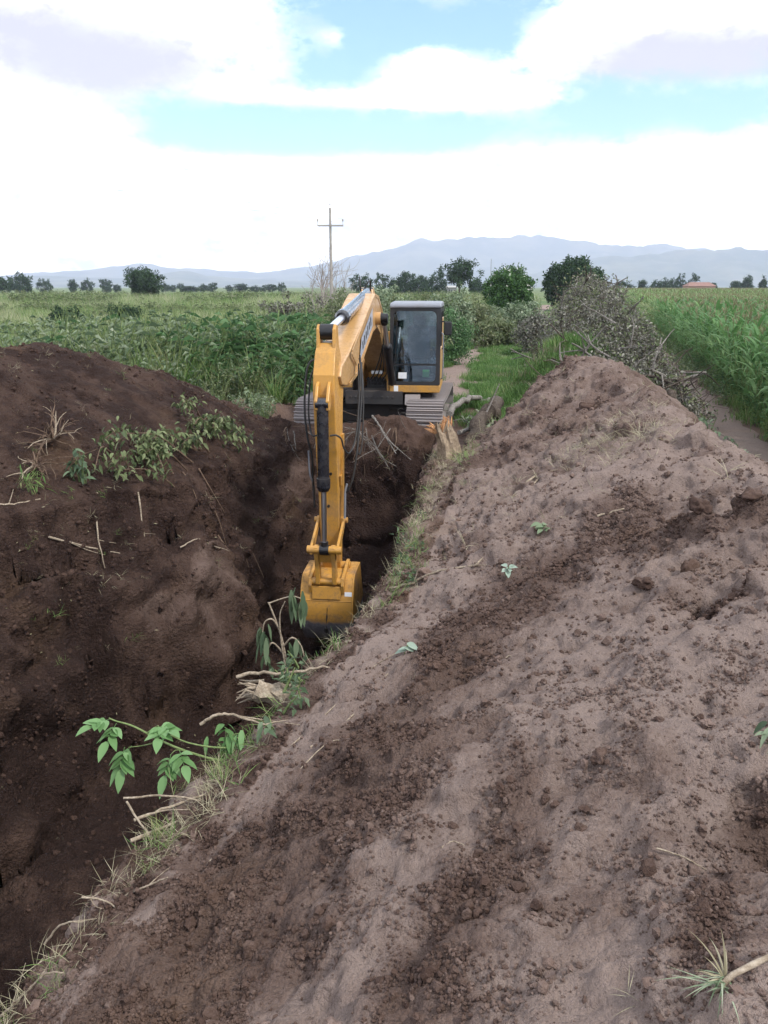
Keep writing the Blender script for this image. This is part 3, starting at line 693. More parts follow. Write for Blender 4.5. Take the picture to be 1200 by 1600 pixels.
    rp = MB(); rp.box((X1 - .014, -.03, Z0 + .78), (.03, .70, 1.24), bev=.01); rp.build('rear_side_panel', M_YELP, cab)
    lp = MB(); lp.box((X0 + .014, -.45, Z0 + .40), (.02, 1.5, .50)); lp.box(((X0 + X1) / 2, Y1 - .01, Z0 + .42), (X1 - X0 - .05, .02, .56)); lp.build('lower_panel', M_BLK, cab)
    gl = MB(); gl.box(((X0 + X1) / 2 - .01, Y0 + .035, Z0 + 1.09), (X1 - X0 - .13, .008, 1.06)); gl.build('front_window', M_GLASS, cab)
    gl = MB(); gl.box(((X0 + X1) / 2 - .01, Y0 + .035, Z0 + .37), (X1 - X0 - .13, .008, .31)); gl.build('lower_window', M_GLASS, cab)
    gl = MB(); gl.box((X1 - .03, -.82, Z0 + 1.20), (.008, .74, .66)); gl.build('door_window', M_GLASS, cab)
    gl = MB(); gl.box((X0 + .03, -.45, Z0 + 1.10), (.008, 1.5, .88)); gl.build('side_window', M_GLASS, cab)
    gl = MB(); gl.box(((X0 + X1) / 2, Y1 - .02, Z0 + 1.13), (X1 - X0 - .1, .008, .84)); gl.build('rear_window', M_GLASS, cab)
    rf = MB(); rf.prism([(1.26, Z1 - .045), (1.25, Z1 + .02), (1.15, Z1 + .055), (.4, Z1 + .075), (-.3, Z1 + .05), (-.38, Z1 - .045)], X0 - .005, X1 + .005)
    bevel(rf.build('roof', M_GREYROOF, cab), .03, 3)
    for o_ in list(cab.children):
        if o_.name.split('.')[0] in ('front_frame', 'window_bar', 'front_window', 'lower_window'):
            for v_ in o_.data.vertices: v_.co.y += .075 * (v_.co.z - Z0 - .15)
    # inside
    st = MB(); st.box((.80, -.30, Z0 + .46), (.50, .50, .16), bev=.05); st.box((.80, -.04, Z0 + .86), (.48, .15, .74), (-.12, 0, 0), bev=.05); st.box((.80, .0, Z0 + 1.33), (.27, .11, .2), bev=.04); st.build('seat', M_SEAT, cab)
    for sx in (-1, 1):
        c = MB(); c.box((.80 + .34 * sx, -.42, Z0 + .44), (.15, .55, .32), bev=.03); co = c.build('console', M_GREYTRIM, cab)
        j = MB(); j.tube([(.80 + .34 * sx, -.6, Z0 + .58), (.80 + .34 * sx, -.63, Z0 + .74), (.80 + .33 * sx, -.64, Z0 + .84)], [.014, .012, .03], 8); j.build('joystick', M_BLK, co)
    for xx in (.50, .58):
        pl = MB(); pl.tube([(xx, -1.0, Z0 + .15), (xx, -1.04, Z0 + .40), (xx - .02, -1.06, Z0 + .62)], .016, 8); pl.build('pedal_lever', M_BLK, cab)
    mo = MB(); mo.box((.44, -1.02, Z0 + .90), (.05, .12, .26), (0, 0, .5), bev=.01); mo.box((.40, -1.1, Z0 + 1.0), (.10, .04, .55), bev=.01); mo.build('monitor', M_GREYTRIM, cab)
    fl = MB(); fl.box(((X0 + X1) / 2, -.5, Z0 + .15), (X1 - X0 - .08, 1.55, .02)); fl.build('floor_mat', M_SEAT, cab)
    nt_ = MB(); nt_.box((.565, Y0 + .022, Z0 + .33), (.165, .003, .12)); nt_.build('paper_note', M_WHITE, cab)
    gv = MB(); gv.prism([(1.27, Z0 + .30), (1.27, Z0 + .43), (1.255, Z0 + .45)], .96, 1.09); gv.add([(.95, -1.25, Z0 + .29), (1.10, -1.25, Z0 + .29), (1.06, -1.25, Z0 + .42), (1.02, -1.25, Z0 + .46), (.98, -1.25, Z0 + .40), (.95, -1.20, Z0 + .29), (1.10, -1.20, Z0 + .29), (1.02, -1.20, Z0 + .44)], [(0, 1, 2, 3, 4), (0, 5, 6, 1), (1, 6, 7, 2), (2, 7, 3), (3, 7, 4), (4, 7, 5, 0)])
    gv.build('safety_triangle', M_GREEN, cab)
    im = MB(); im.ring(rrect(1.06, 1.20, Z0 + 1.02, Z0 + 1.28, .05), [(1.13 + .001 * math.cos(i), Z0 + 1.15 + .001 * math.sin(i)) for i in range(24)], .03); im.V[0][:, 1] += Y0 + .17; im.build('inner_mirror', M_BLK, cab)
    om = MB(); om.box((1.44, Y0 - .02, Z0 + 1.24), (.15, .05, .26), bev=.02); om.tube([(X1, Y0 + .05, Z0 + 1.36), (X1 + .08, Y0, Z0 + 1.37), (1.42, Y0, Z0 + 1.33)], .013, 8); om.build('side_mirror', M_BLK, cab)
    wi = MB(); wi.tube([(X0 + .10, Y0 + .018, Z0 + .56), (X0 + .13, Y0 + .048, Z0 + 1.0), (X0 + .14, Y0 + .075, Z0 + 1.35)], .008, 6); wi.build('wiper', M_BLK, cab)
    rl = MB(); rl.tube(curve([(X1 + .012, Y0 + .16, Z0 + .25), (X1 + .05, Y0 + .13, Z0 + .35), (X1 + .05, Y0 + .13, Z0 + 1.05), (X1 + .012, Y0 + .16, Z0 + 1.15)], 4), .013, 8); rl.build('grab_rail', M_GREYROOF, cab)
    rs = MB(); rs.box((X0 + .13, Y0 - .002, Z0 + .07), (.085, .006, .125)); rs.build('reflective_strip', M_WHITE, cab)
    lf = MB(); lf.prism([(1.05, .74), (1.36, .80), (1.30, 1.0), (1.0, .98)], .62, .92); lf.build('step_bracket', M_STEEL, root, rz=UY)
    # ---- boom: foot pin at s=.42, tip pin at s=6.3
    top = [(.30, 1.66), (1.0, 2.14), (1.8, 2.62), (2.45, 2.90), (2.95, 2.94), (3.4, 2.84), (4.6, 2.50), (5.7, 2.20), (6.35, 2.04)]
    bot = [(6.48, 1.90), (6.36, 1.78), (6.0, 1.72), (5.2, 1.79), (4.2, 2.06), (3.3, 2.31), (2.7, 2.36), (2.1, 2.20), (1.3, 1.78), (.6, 1.36), (.36, 1.38), (.27, 1.5)]
    wt = [.22] * 7 + [.20, .175] + [.175, .175, .195] + [.22] * 9
    bm_ = MB(); bm_.strip(top + bot, wt); boom = bevel(bm_.build('boom', M_YELP, root, rz=UY), .018, 2)
    # side frame lines of the boom (raised edge plates) and the decal between them
    for sx in (1, -1):
        e = MB()
        def edge(a, b, t_=.05):
            a = Vector((0, -a[0], a[1])); b = Vector((0, -b[0], b[1])); d = (b - a); L2 = d.length; mid = (a + b) / 2
            e.box((.223 * sx, mid.y, mid.z), (.012, L2 + .02, t_), (math.atan2(d.z, d.y), 0, 0))
        for q in range(2, 7): edge(top[q], top[q + 1])
        e.V = [v - np.array([0, 0, .03]) for v in e.V]
        n_ = len(e.V)
        for q in range(2, 7): edge(bot[q], bot[q + 1], .045)
        for v in e.V[n_:]: v += np.array([0, 0, .03])
        edge((5.75, 2.15), (5.3, 1.95), .04); edge((5.3, 1.95), (5.5, 1.78), .04)
        e.build('edge_plate', M_YELP, boom)
        dc = MB(); dc.add([(.2245 * sx, -4.95, 1.98), (.2245 * sx, -4.75, 2.30), (.2245 * sx, -3.35, 2.71), (.2245 * sx, -3.35, 2.42), (.2275 * sx, -4.95, 1.98), (.2275 * sx, -4.75, 2.30), (.2275 * sx, -3.35, 2.71), (.2275 * sx, -3.35, 2.42)], [(0, 1, 2, 3), (4, 7, 6, 5), (0, 4, 5, 1), (1, 5, 6, 2), (2, 6, 7, 3), (3, 7, 4, 0)])
        dcl = dc.build('decal', M_DECAL, boom)
        for q in range(6):                                          # dark block lettering, too small in the photo to read
            yy = -4.62 + q * .2; zz = 2.19 + q * .062
            MB().box((.2285 * sx, yy, zz), (.003, .10, .12 + .025 * (q % 2)), (.235, 0, 0)).build('letter', M_BLK, dcl)
    for sx in (-1, 1): MB().cyl((.22 * sx, -2.85, 2.52), (.31 * sx, -2.85, 2.52), .11, 18).build('boom_boss', M_YELP, boom, 40)
    for sx in (-1, 1):
        lg = MB(); lg.prism([(1.8, 2.50), (2.45, 2.82), (2.36, 2.99), (2.2, 3.04), (2.02, 2.95)], .09 * sx - .02, .09 * sx + .02)
        bevel(lg.build('cylinder_lug', M_YELP, boom), .008)
    # ---- stick (arm): hangs from the tip pin, bucket pin at s=6.42 z=-.78
    fr_ = [(6.32, 2.36), (6.52, 2.34), (6.64, 2.22), (6.78, 1.95), (6.80, 1.7), (6.74, 1.2), (6.60, .3), (6.53, -.35), (6.50, -.70)]
    bk_ = [(6.42, -.90), (6.32, -.84), (6.30, -.4), (6.24, .6), (6.12, 1.5), (6.05, 1.70), (6.06, 1.9), (6.16, 2.2)]
    ws = [.122, .13, .136, .142, .144, .143, .14, .137, .132, .126, .132, .137, .14, .143, .144, .14, .126]
    sm = MB(); sm.strip(fr_ + bk_, ws); stick = bevel(sm.build('stick', M_YEL, root, rz=UY), .014, 2)
    for sx in (-1, 1):
        lu = MB(); lu.prism([(6.28, 2.30), (6.58, 2.27), (6.55, 2.52), (6.47, 2.58), (6.36, 2.56)], .105 * sx - .022, .105 * sx + .022)
        bevel(lu.build('cylinder_lug', M_YEL, stick), .008); lu = MB(); lu.prism([(6.74, 1.9), (6.86, 1.82), (6.98, 1.64), (6.96, 1.52), (6.88, 1.50), (6.74, 1.60)], .075 * sx - .02, .075 * sx + .02)
        bevel(lu.build('cylinder_lug', M_YEL, stick), .008)
    ri = MB()
    for sx in (-1, 1): ri.prism([(6.33, .55), (6.50, .55), (6.46, .40), (6.36, .40)], .139 * sx, .162 * sx); ri.prism([(6.36, -.05), (6.50, -.05), (6.48, -.2), (6.38, -.2)], .139 * sx, .162 * sx); ri.prism([(6.22, 1.1), (6.34, 1.1), (6.42, -.1), (6.34, -.1)], .139 * sx, .172 * sx)
    ri.build('pipe_bracket', M_YEL, stick)
    for q, (xx, zz) in enumerate(((.05, .62), (.0, .15))): MB().cyl((xx, -6.66 + .06 * q, zz), (xx, -6.69 + .06 * q, zz), .02, 10).build('grease_nipple', M_BLK, stick)
    def cylinder(name, a, b, split, r, rr, mat, gland=.12, parent=root):
        a = Vector(a); b = Vector(b); d = (b - a).normalized(); m = a + (b - a) * split
        s_ = MB(); s_.cyl(a, m, r, 20); s_.cyl(m - d * gland, m, r * 1.16, 20); s_.cyl(m, m + d * gland * .45, r * 1.16, 20, r * .85); s_.cyl(a - Vector((r * 1.1, 0, 0)), a + Vector((r * 1.1, 0, 0)), r * 1.05, 14)
        c = s_.build(name, mat, parent, 40, rz=UY if parent is root else None)
        q = MB(); q.cyl(m, b, rr, 16); q.build('piston_rod', M_CHROME, c, 40)
        q = MB(); q.cyl(b - Vector((rr * 1.7, 0, 0)), b + Vector((rr * 1.7, 0, 0)), rr * 2.0, 14); q.cyl(b - d * rr * 3.2, b, rr * 1.5, 12); q.build('rod_eye', M_BLK, c, 40)
        return c
    cylinder('arm_cylinder', (0, -2.24, 2.93), (0, -6.45, 2.48), .70, .098, .052, M_BARREL)
    bc = cylinder('bucket_cylinder', (0, -6.90, 1.60), (0, -6.98, -.36), .56, .078, .036, M_BARREL)
    for sx in (-1, 1):
        cylinder('boom_cylinder', (.36 * sx, -1.15, 1.12), (.36 * sx, -2.85, 2.52), .62, .075, .042, M_BLK)
    # ---- linkage and bucket
    for sx in (-1, 1):
        l_ = MB(); x_ = .18 * sx; l_.prism([(6.50, -.10), (6.42, -.04), (6.36, -.12), (6.92, -.44), (7.02, -.42), (7.02, -.32)], x_ - .018, x_ + .018); bevel(l_.build('idler_link', M_YEL, root, rz=UY), .006)
    for hw_, yy, zz, r_ in ((.235, -6.98, -.36, .055), (.235, -6.42, -.10, .04), (.265, -6.40, -.78, .06), (.25, -6.86, -.86, .05)): MB().cyl((-hw_, yy, zz), (hw_, yy, zz), r_, 16).build('linkage_pin', M_YEL, root, 40, rz=UY)
    pk = MB(); s_l = [(7.03, -.32), (6.93, -.30), (6.83, -.62), (6.80, -.86), (6.86, -.92), (6.93, -.88), (6.95, -.62)]
    for sx in (-1, 1): pk.prism(s_l, .115 * sx - .03, .115 * sx + .03)
    pk.prism([(6.98, -.42), (6.90, -.42), (6.85, -.56), (6.93, -.56)], -.09, .09); bevel(pk.build('push_link', M_YEL, root, rz=UY), .008)
    # bucket: back shell as a bent plate, two side plates, lip with teeth, ears; its mouth is turned towards the machine
    W = .345
    shell = curve([(6.18, -.80), (6.45, -.80), (6.72, -.82), (6.86, -.98), (6.92, -1.25), (6.86, -1.55), (6.66, -1.80), (6.36, -1.93), (6.02, -1.95), (5.78, -1.90)], 4)
    inner_ = []
    for i, (a, b) in enumerate(shell):
        a0, b0 = shell[max(i - 1, 0)]; a1, b1 = shell[min(i + 1, len(shell) - 1)]; t = Vector((a1 - a0, b1 - b0)).normalized(); inner_.append((a + t.y * .028, b - t.x * .028))
    bu = MB(); n = len(shell)
    V = [(x, -a, b) for x in (-W, W) for (a, b) in shell] + [(x, -a, b) for x in (-W, W) for (a, b) in inner_]
    F = []
    for i in range(n - 1):
        F += [(i, i + 1, n + i + 1, n + i), (2 * n + i, 3 * n + i, 3 * n + i + 1, 2 * n + i + 1), (i, 2 * n + i, 2 * n + i + 1, i + 1), (n + i, n + i + 1, 3 * n + i + 1, 3 * n + i)]
    F += [(0, n, 3 * n, 2 * n), (n - 1, 3 * n - 1, 4 * n - 1, 2 * n - 1)]
    bu.add(V, F); bucket = bu.build('bucket', M_BUCKET, root, 35, rz=UY)
    for sx in (-1, 1):
        sp = MB(); sp.prism([(a, b) for a, b in shell] + [(5.92, -1.35)], (W + .001) * sx, (W + .026) * sx); bevel(sp.build('side_plate', M_BUCKET, bucket), .005)
        er = MB(); er.prism([(6.30, -.83), (6.34, -.70), (6.46, -.70), (6.60, -.74), (6.80, -.78), (6.90, -.80), (6.93, -.90), (6.90, -1.02), (6.80, -1.0), (6.6, -.86)], .225 * sx - .022, .225 * sx + .022); bevel(er.build('bucket_ear', M_BUCKET, bucket), .006)
    sm_ = MB(); sm_.tube([(x, -6.905, -1.13) for x in (-W, W)], .009, 6); sm_.build('weld_seam', M_BUCKET, bucket)
    cr = MB(); cr.tube(curve([(.01, -6.925, -1.22), (.0, -6.91, -1.36), (-.02, -6.86, -1.52), (-.03, -6.80, -1.64)], 4), [.004] * 4 + [.012] * 5 + [.03] * 4, 6); cr.build('scuff', M_FRAME, bucket)
    MB().box((.30, -6.885, -1.03), (.10, .004, .06), (R(-12), 0, 0)).build('sticker', M_WHITE, bucket)
    pd = MB(); pd.prism([(6.86, -.92), (6.905, -.92), (6.925, -1.10), (6.895, -1.10)], -.2, .2); bevel(pd.build('reinforcing_plate', M_BUCKET, bucket), .006)
    for q in range(5):
        x = -.28 + q * .14; t = MB(); t.add([(x - .05, -5.86, -1.87), (x + .05, -5.86, -1.87), (x + .05, -5.86, -1.95), (x - .05, -5.86, -1.95), (x - .03, -5.58, -1.86), (x + .03, -5.58, -1.86), (x + .03, -5.58, -1.875), (x - .03, -5.58, -1.875)], [(0, 1, 2, 3), (4, 7, 6, 5), (0, 4, 5, 1), (1, 5, 6, 2), (2, 6, 7, 3), (3, 7, 4, 0)]); t.build('tooth', M_FRAME, bucket)
    # ---- hoses
    def hose(pts, r=.017, par=stick, name='hydraulic_hose', mat=M_RUB, n=7):
        h_ = MB(); h_.tube(curve(pts, n), r * .68, 8); return h_.build(name, mat, par, 60)
    # over the top of the boom to the arm cylinder
    hose([(-.06, -2.7, 2.98), (-.05, -2.9, 3.20), (-.02, -3.1, 3.16), (.0, -3.2, 3.05)], .02, boom); hose([(.10, -2.6, 2.98), (.11, -2.75, 3.14), (.10, -2.95, 3.12), (.05, -3.0, 3.02)], .02, boom)
    # left of the stick: a loop, then a steel pipe
    hose([(-.20, -5.9, 2.1), (-.27, -6.35, 2.06), (-.29, -6.55, 1.8), (-.285, -6.66, 1.45), (-.25, -6.68, 1.1), (-.21, -6.62, .85), (-.22, -6.55, .5), (-.215, -6.5, .1)], .022)
    hose([(-.23, -5.9, 2.0), (-.24, -6.4, 1.9), (-.245, -6.6, 1.5), (-.21, -6.7, 1.25), (-.16, -6.82, 1.17), (-.09, -6.88, 1.18)], .018)
    hose([(-.255, -6.62, .92), (-.25, -6.6, .6), (-.215, -6.52, .42), (-.21, -6.5, .2)], .02, stick, 'steel_pipe', M_GREYROOF)
    hose([(.09, -6.88, 1.18), (.16, -6.84, 1.18), (.22, -6.78, 1.12), (.24, -6.7, .98), (.30, -6.6, .9), (.36, -6.4, 1.1), (.37, -6.1, 1.6), (.35, -5.8, 2.0), (.30, -5.5, 2.1)], .018)
    hose([(.28, -5.4, 2.05), (.38, -5.9, 1.85), (.40, -6.2, 1.4), (.38, -6.45, .9), (.33, -6.5, .55), (.27, -6.5, .38), (.21, -6.48, .30)], .020)
    hose([(.28, -5.5, 1.98), (.33, -5.9, 1.7), (.36, -6.15, 1.3), (.36, -6.3, .95), (.39, -6.3, .82), (.42, -6.2, 1.0), (.40, -5.9, 1.6), (.32, -5.5, 2.0)], .016)
    hose([(.24, -6.48, .44), (.215, -6.49, .32), (.21, -6.5, .1), (.205, -6.5, -.05)], .024, stick, 'steel_pipe', M_GREYROOF)
    # from the deck up to the boom beside the cab
    for q in range(4): hose([(-.10 + .08 * q, -1.0, 1.25), (.02 + .08 * q, -1.25, 1.45), (.16 + .03 * q, -1.5, 1.8), (.26, -1.9, 2.2 + .04 * q), (.255, -2.3, 2.45 + .05 * q)], .018, boom)
    hose([(.30, -1.35, 1.2), (.33, -1.6, 1.5), (.33, -2.2, 2.1), (.32, -2.7, 2.4)], .02, boom)
    return root
EXC = build_excavator()
# ------------------------------------------------------------------ plant tools
def mat_leaf(name, cols, trans=.35, rough=.55, spec=.25):
    """leaf: colour varies from leaf to leaf; light comes through"""
    m = bpy.data.materials.new(name); m.use_nodes = True; nt = m.node_tree; k = NT(nt); b = nt.nodes['Principled BSDF']; out = nt.nodes['Material Output']
    r = k.rnd_island(); n = k.noise(k.pos(), .9, 3, .6)
    x = k.math('ADD', k.math('MULTIPLY', r, .65), k.math('MULTIPLY', n, .35))
    cr = k.n('ShaderNodeValToRGB'); e = cr.color_ramp.elements
    e[0].position = .12; e[0].color = (*cols[0], 1); e[1].position = .88; e[1].color = (*cols[-1], 1)
    for i, c in enumerate(cols[1:-1]): q = e.new(.12 + .76 * (i + 1) / (len(cols) - 1)); q.color = (*c, 1)
    nt.links.new(x, cr.inputs[0]); nt.links.new(cr.outputs[0], b.inputs['Base Color']); b.inputs['Roughness'].default_value = rough; b.inputs['Specular IOR Level'].default_value = spec
    t = k.n('ShaderNodeBsdfTranslucent'); mx = k.n('ShaderNodeMixShader'); mx.inputs[0].default_value = trans
    nt.links.new(cr.outputs[0], t.inputs[0]); nt.links.new(b.outputs[0], mx.inputs[1]); nt.links.new(t.outputs[0], mx.inputs[2]); nt.links.new(mx.outputs[0], out.inputs[0])
    return m
def mat_bark(name, a, b_, sc=30):
    m, nt, b = nodes(name); k = NT(nt); p = k.obj(); n = k.noise(p, sc, 5, .7); n2 = k.noise(p, sc * .15, 3, .6)
    c = k.mix(k.ramp(n, .35, .7), a, b_); c = k.mix(k.ramp(n2, .45, .7, 0, .6), c, tuple(.6 * v for v in a))
    k.put(b.inputs['Base Color'], c); b.inputs['Roughness'].default_value = .9; b.inputs['Specular IOR Level'].default_value = .15
    nt.links.new(k.bump(n, .6, .01), b.inputs['Normal']); return m
L_GRASS = mat_leaf('grass_blades', [(.061, .128, .034), (.101, .203, .047), (.176, .257, .081), (.297, .284, .135)])
L_FIELD = mat_leaf('field_grass', [(.094, .158, .056), (.167, .260, .094), (.280, .344, .139), (.448, .420, .223)])
L_PALE = mat_leaf('pale_seed_grass', [(.159, .185, .093), (.291, .305, .171), (.476, .462, .317)])
L_GREEN = mat_leaf('bright_weed_leaf', [(.03, .065, .026), (.062, .135, .048), (.10, .195, .075), (.155, .255, .115)])
L_GREY = mat_leaf('grey_green_leaf', [(.055, .086, .046), (.131, .186, .100), (.248, .310, .193), (.404, .435, .310)])
L_DARK = mat_leaf('dark_tree_leaf', [(.014, .032, .014), (.025, .057, .021), (.052, .098, .037)], .25)
L_MIDT = mat_leaf('mid_tree_leaf', [(.027, .062, .020), (.056, .125, .035), (.100, .194, .056)], .3)
L_OLIVE = mat_leaf('olive_shrub_leaf', [(.059, .081, .035), (.119, .156, .067), (.194, .223, .111), (.283, .283, .178)])
L_CORN = mat_leaf('maize_leaf', [(.05, .12, .04), (.095, .205, .065), (.15, .28, .10), (.215, .335, .145)], .4)
L_CORNF = mat_leaf('maize_leaf_far', [(.085, .173, .052), (.146, .259, .085), (.224, .328, .130), (.344, .362, .191)], .35)
L_TASSEL = mat_leaf('maize_tassel', [(.16, .13, .07), (.28, .24, .14)], .2)
L_DRY = mat_leaf('dry_leaf', [(.05, .046, .036), (.115, .108, .085), (.21, .20, .165), (.33, .32, .27)], .15)
L_STRAW = mat_leaf('straw', [(.14, .12, .07), (.26, .23, .14), (.38, .34, .23)], .15)
L_FRESH = mat_leaf('fresh_branch_leaf', [(.094, .194, .062), (.150, .288, .100), (.237, .388, .175)], .4)
L_WILT = mat_leaf('wilted_leaf', [(.06, .095, .05), (.10, .15, .08), (.17, .22, .13)], .3)
L_SHRUBL = mat_leaf('uprooted_shrub_leaf', [(.036, .052, .024), (.088, .120, .048), (.152, .184, .080), (.216, .240, .128)], .25)
L_PALELEAF = mat_leaf('pale_sprig_leaf', [(.22, .30, .22), (.38, .46, .38)], .3)
B_BARK = mat_bark('bark', (.055, .042, .034), (.13, .105, .085))
B_GREY = mat_bark('grey_dead_wood', (.13, .115, .10), (.30, .275, .25))
B_PALEW = mat_bark('pale_root', (.22, .17, .12), (.42, .35, .27), 60)
B_STEM = mat_bark('green_stem', (.12, .17, .06), (.22, .27, .12), 40)
B_SPLIT = mat_bark('split_wood', (.42, .20, .085), (.62, .36, .19), 40)
B_CREAM = mat_bark('peeled_wood', (.20, .15, .105), (.36, .28, .20), 18)
B_TWIG = mat_bark('brown_root', (.10, .065, .045), (.20, .14, .10), 50)

class LM:
    """leaf mesh: numpy lists of triangles/quads"""
    def __init__(s): s.V = []; s.T = []; s.Q = []; s.n = 0
    def raw(s, V, T=None, Q=None):
        if T is not None and len(T): s.T.append(np.asarray(T) + s.n)
        if Q is not None and len(Q): s.Q.append(np.asarray(Q) + s.n)
        s.V.append(np.asarray(V, float)); s.n += len(V); return s
    def leaves(s, P, D, U, Ln, Wd, fold=.25, droop=.0):
        """folded lozenge leaves: base P, direction D, face normal U"""
        P = np.asarray(P, float); n = len(P); D = D / (np.linalg.norm(D, axis=1, keepdims=True) + 1e-9)
        S = np.cross(D, U); S /= (np.linalg.norm(S, axis=1, keepdims=True) + 1e-9); N = np.cross(S, D)
        Ln = np.broadcast_to(Ln, n)[:, None]; Wd = np.broadcast_to(Wd, n)[:, None]
        m = P + D * Ln * .45
        V = np.stack([P, m + S * Wd / 2 + N * Wd * fold, P + D * Ln - np.array([0, 0, 1.0]) * Ln * droop, m - S * Wd / 2 + N * Wd * fold], 1).reshape(-1, 3)
        b = np.arange(n)[:, None] * 4
        return s.raw(V, np.concatenate([b + [0, 1, 2], b + [0, 2, 3]]))
    def blades(s, P, az, Ln, Wd, lean0, lean1, k=4, flat=0.0):
        """bending blades; lean = angle from vertical at base and tip (radians)"""
        P = np.asarray(P, float); n = len(P); az = np.broadcast_to(az, n); Ln = np.broadcast_to(Ln, n); Wd = np.broadcast_to(Wd, n)
        lean0 = np.broadcast_to(lean0, n); lean1 = np.broadcast_to(lean1, n)
        H = np.stack([np.cos(az), np.sin(az), np.zeros(n)], 1); S = np.stack([-np.sin(az), np.cos(az), np.zeros(n)], 1); Z = np.array([0, 0, 1.0])
        p = P.copy(); rows = []
        for i in range(k + 1):
            t = i / k; w = Wd * (1 - t ** 1.8) * (.55 + .9 * t * (1 - t) * 2) if i < k else Wd * 0.03
            rows.append(p - S * (w / 2)[:, None]); rows.append(p + S * (w / 2)[:, None])
            a = lean0 + (lean1 - lean0) * ((i + .5) / k)
            p = p + (H * np.sin(a)[:, None] + Z * np.cos(a)[:, None]) * (Ln / k)[:, None]
        V = np.stack(rows, 1).reshape(-1, 3); b = np.arange(n)[:, None] * (2 * (k + 1))
        return s.raw(V, None, np.concatenate([b + [2 * i, 2 * i + 1, 2 * i + 3, 2 * i + 2] for i in range(k)]))
    def mesh(s, name, mat, smooth=False):
        F = []
        if s.T: F.append(np.concatenate(s.T))
        if s.Q: F.append(np.concatenate(s.Q))
        return np_mesh(name, np.concatenate(s.V), F, mat, smooth)
    def join(s, o):
        """append another LM"""
        for T in o.T: s.T.append(T + s.n)
        for Q in o.Q: s.Q.append(Q + s.n)
        s.V += o.V; s.n += o.n; return s
def rdir(n, rng=RNG):
    v = rng.normal(size=(n, 3)); return v / np.linalg.norm(v, axis=1, keepdims=True)
def scatter(name, pts, rz, sc, objs, idx, kind='stuff', tilt=None):
    """one object holding instances of small meshes on points (for what nobody could count)"""
    n = len(pts); me = bpy.data.meshes.new(name); me.vertices.add(n); me.vertices.foreach_set('co', np.asarray(pts, np.float32).ravel())
    rot = np.zeros((n, 3), np.float32); rot[:, 2] = rz
    if tilt is not None: rot[:, :2] = tilt
    a = me.attributes.new('rot', 'FLOAT_VECTOR', 'POINT'); a.data.foreach_set('vector', rot.ravel())
    a = me.attributes.new('scl', 'FLOAT', 'POINT'); a.data.foreach_set('value', np.asarray(sc, np.float32))
    a = me.attributes.new('idx', 'INT', 'POINT'); a.data.foreach_set('value', np.asarray(idx, np.int32))
    o = link(name, me); g = bpy.data.node_groups.new(name, 'GeometryNodeTree')
    g.interface.new_socket('Geometry', in_out='INPUT', socket_type='NodeSocketGeometry'); g.interface.new_socket('Geometry', in_out='OUTPUT', socket_type='NodeSocketGeometry')
    N = g.nodes; L = g.links; gi = N.new('NodeGroupInput'); go = N.new('NodeGroupOutput')
    iop = N.new('GeometryNodeInstanceOnPoints'); jn = N.new('GeometryNodeJoinGeometry')
    for q in reversed(objs):
        oi = N.new('GeometryNodeObjectInfo'); oi.inputs['Object'].default_value = q; oi.inputs['As Instance'].default_value = True; L.new(oi.outputs['Geometry'], jn.inputs[0])
    L.new(gi.outputs[0], iop.inputs['Points']); L.new(jn.outputs[0], iop.inputs['Instance'])
    iop.inputs['Pick Instance'].default_value = True
    def na(nm, t):
        x = N.new('GeometryNodeInputNamedAttribute'); x.data_type = t; x.inputs['Name'].default_value = nm; return x.outputs['Attribute']
    L.new(na('idx', 'INT'), iop.inputs['Instance Index']); L.new(na('rot', 'FLOAT_VECTOR'), iop.inputs['Rotation']); L.new(na('scl', 'FLOAT'), iop.inputs['Scale'])
    L.new(iop.outputs[0], go.inputs[0])
    m = o.modifiers.new('scatter', 'NODES'); m.node_group = g
    return tag(o, kind=kind)
def proto(name, me): return bpy.data.objects.new(name, me)          # a source mesh that is itself not in the scene
def multi(name, lms):
    """one mesh from several (LM or MB, material) pairs"""
    V = []; F = []; mi = []; n = 0
    for im_, (lm, mat) in enumerate(lms):
        v = np.concatenate(lm.V); V.append(v)
        if isinstance(lm, MB): F += [tuple(i + n for i in f) for f in lm.F]; c = len(lm.F)
        else:
            c = 0
            for A in lm.T + lm.Q: F += (A + n).tolist(); c += len(A)
        mi += [im_] * c
        n += len(v)
    me = bpy.data.meshes.new(name); me.from_pydata(np.concatenate(V).tolist(), [], F)
    for _, mat in lms: me.materials.append(mat)
    me.polygons.foreach_set('material_index', np.array(mi, np.int32)); me.update(); return me

# ---- trees and shrubs
def crown_points(n_clump, rad, rng, squash=1.0, hollow=.35, lump=.28, cut=-.55):
    """clump centres in a lumpy crown (unit directions scaled by rad)"""
    d = rdir(n_clump * 2, rng); d = d[d[:, 2] > cut][:n_clump]
    r = (hollow + (1 - hollow) * rng.random(len(d)) ** .5) * (1 + lump * rng.normal(size=len(d)) * .6)
    return d * r[:, None] * np.array(rad)
def crown(rad, n_clump, per, clump_r, leaf, rng, lump=.28, cut=-.55, up=.5):
    C = crown_points(n_clump, rad, rng, lump=lump, cut=cut)
    P = np.repeat(C, per, 0) + rdir(len(C) * per, rng) * (clump_r * rng.random((len(C) * per, 1)) ** .5)
    D = rdir(len(P), rng); U = rdir(len(P), rng) * .7 + np.array([0, 0, up]) + P / np.array(rad) * .5
    lm = LM(); lm.leaves(P, D, U, leaf * rng.uniform(.6, 1.35, len(P)), leaf * rng.uniform(.35, .7, len(P)), .2, .1); return lm, C
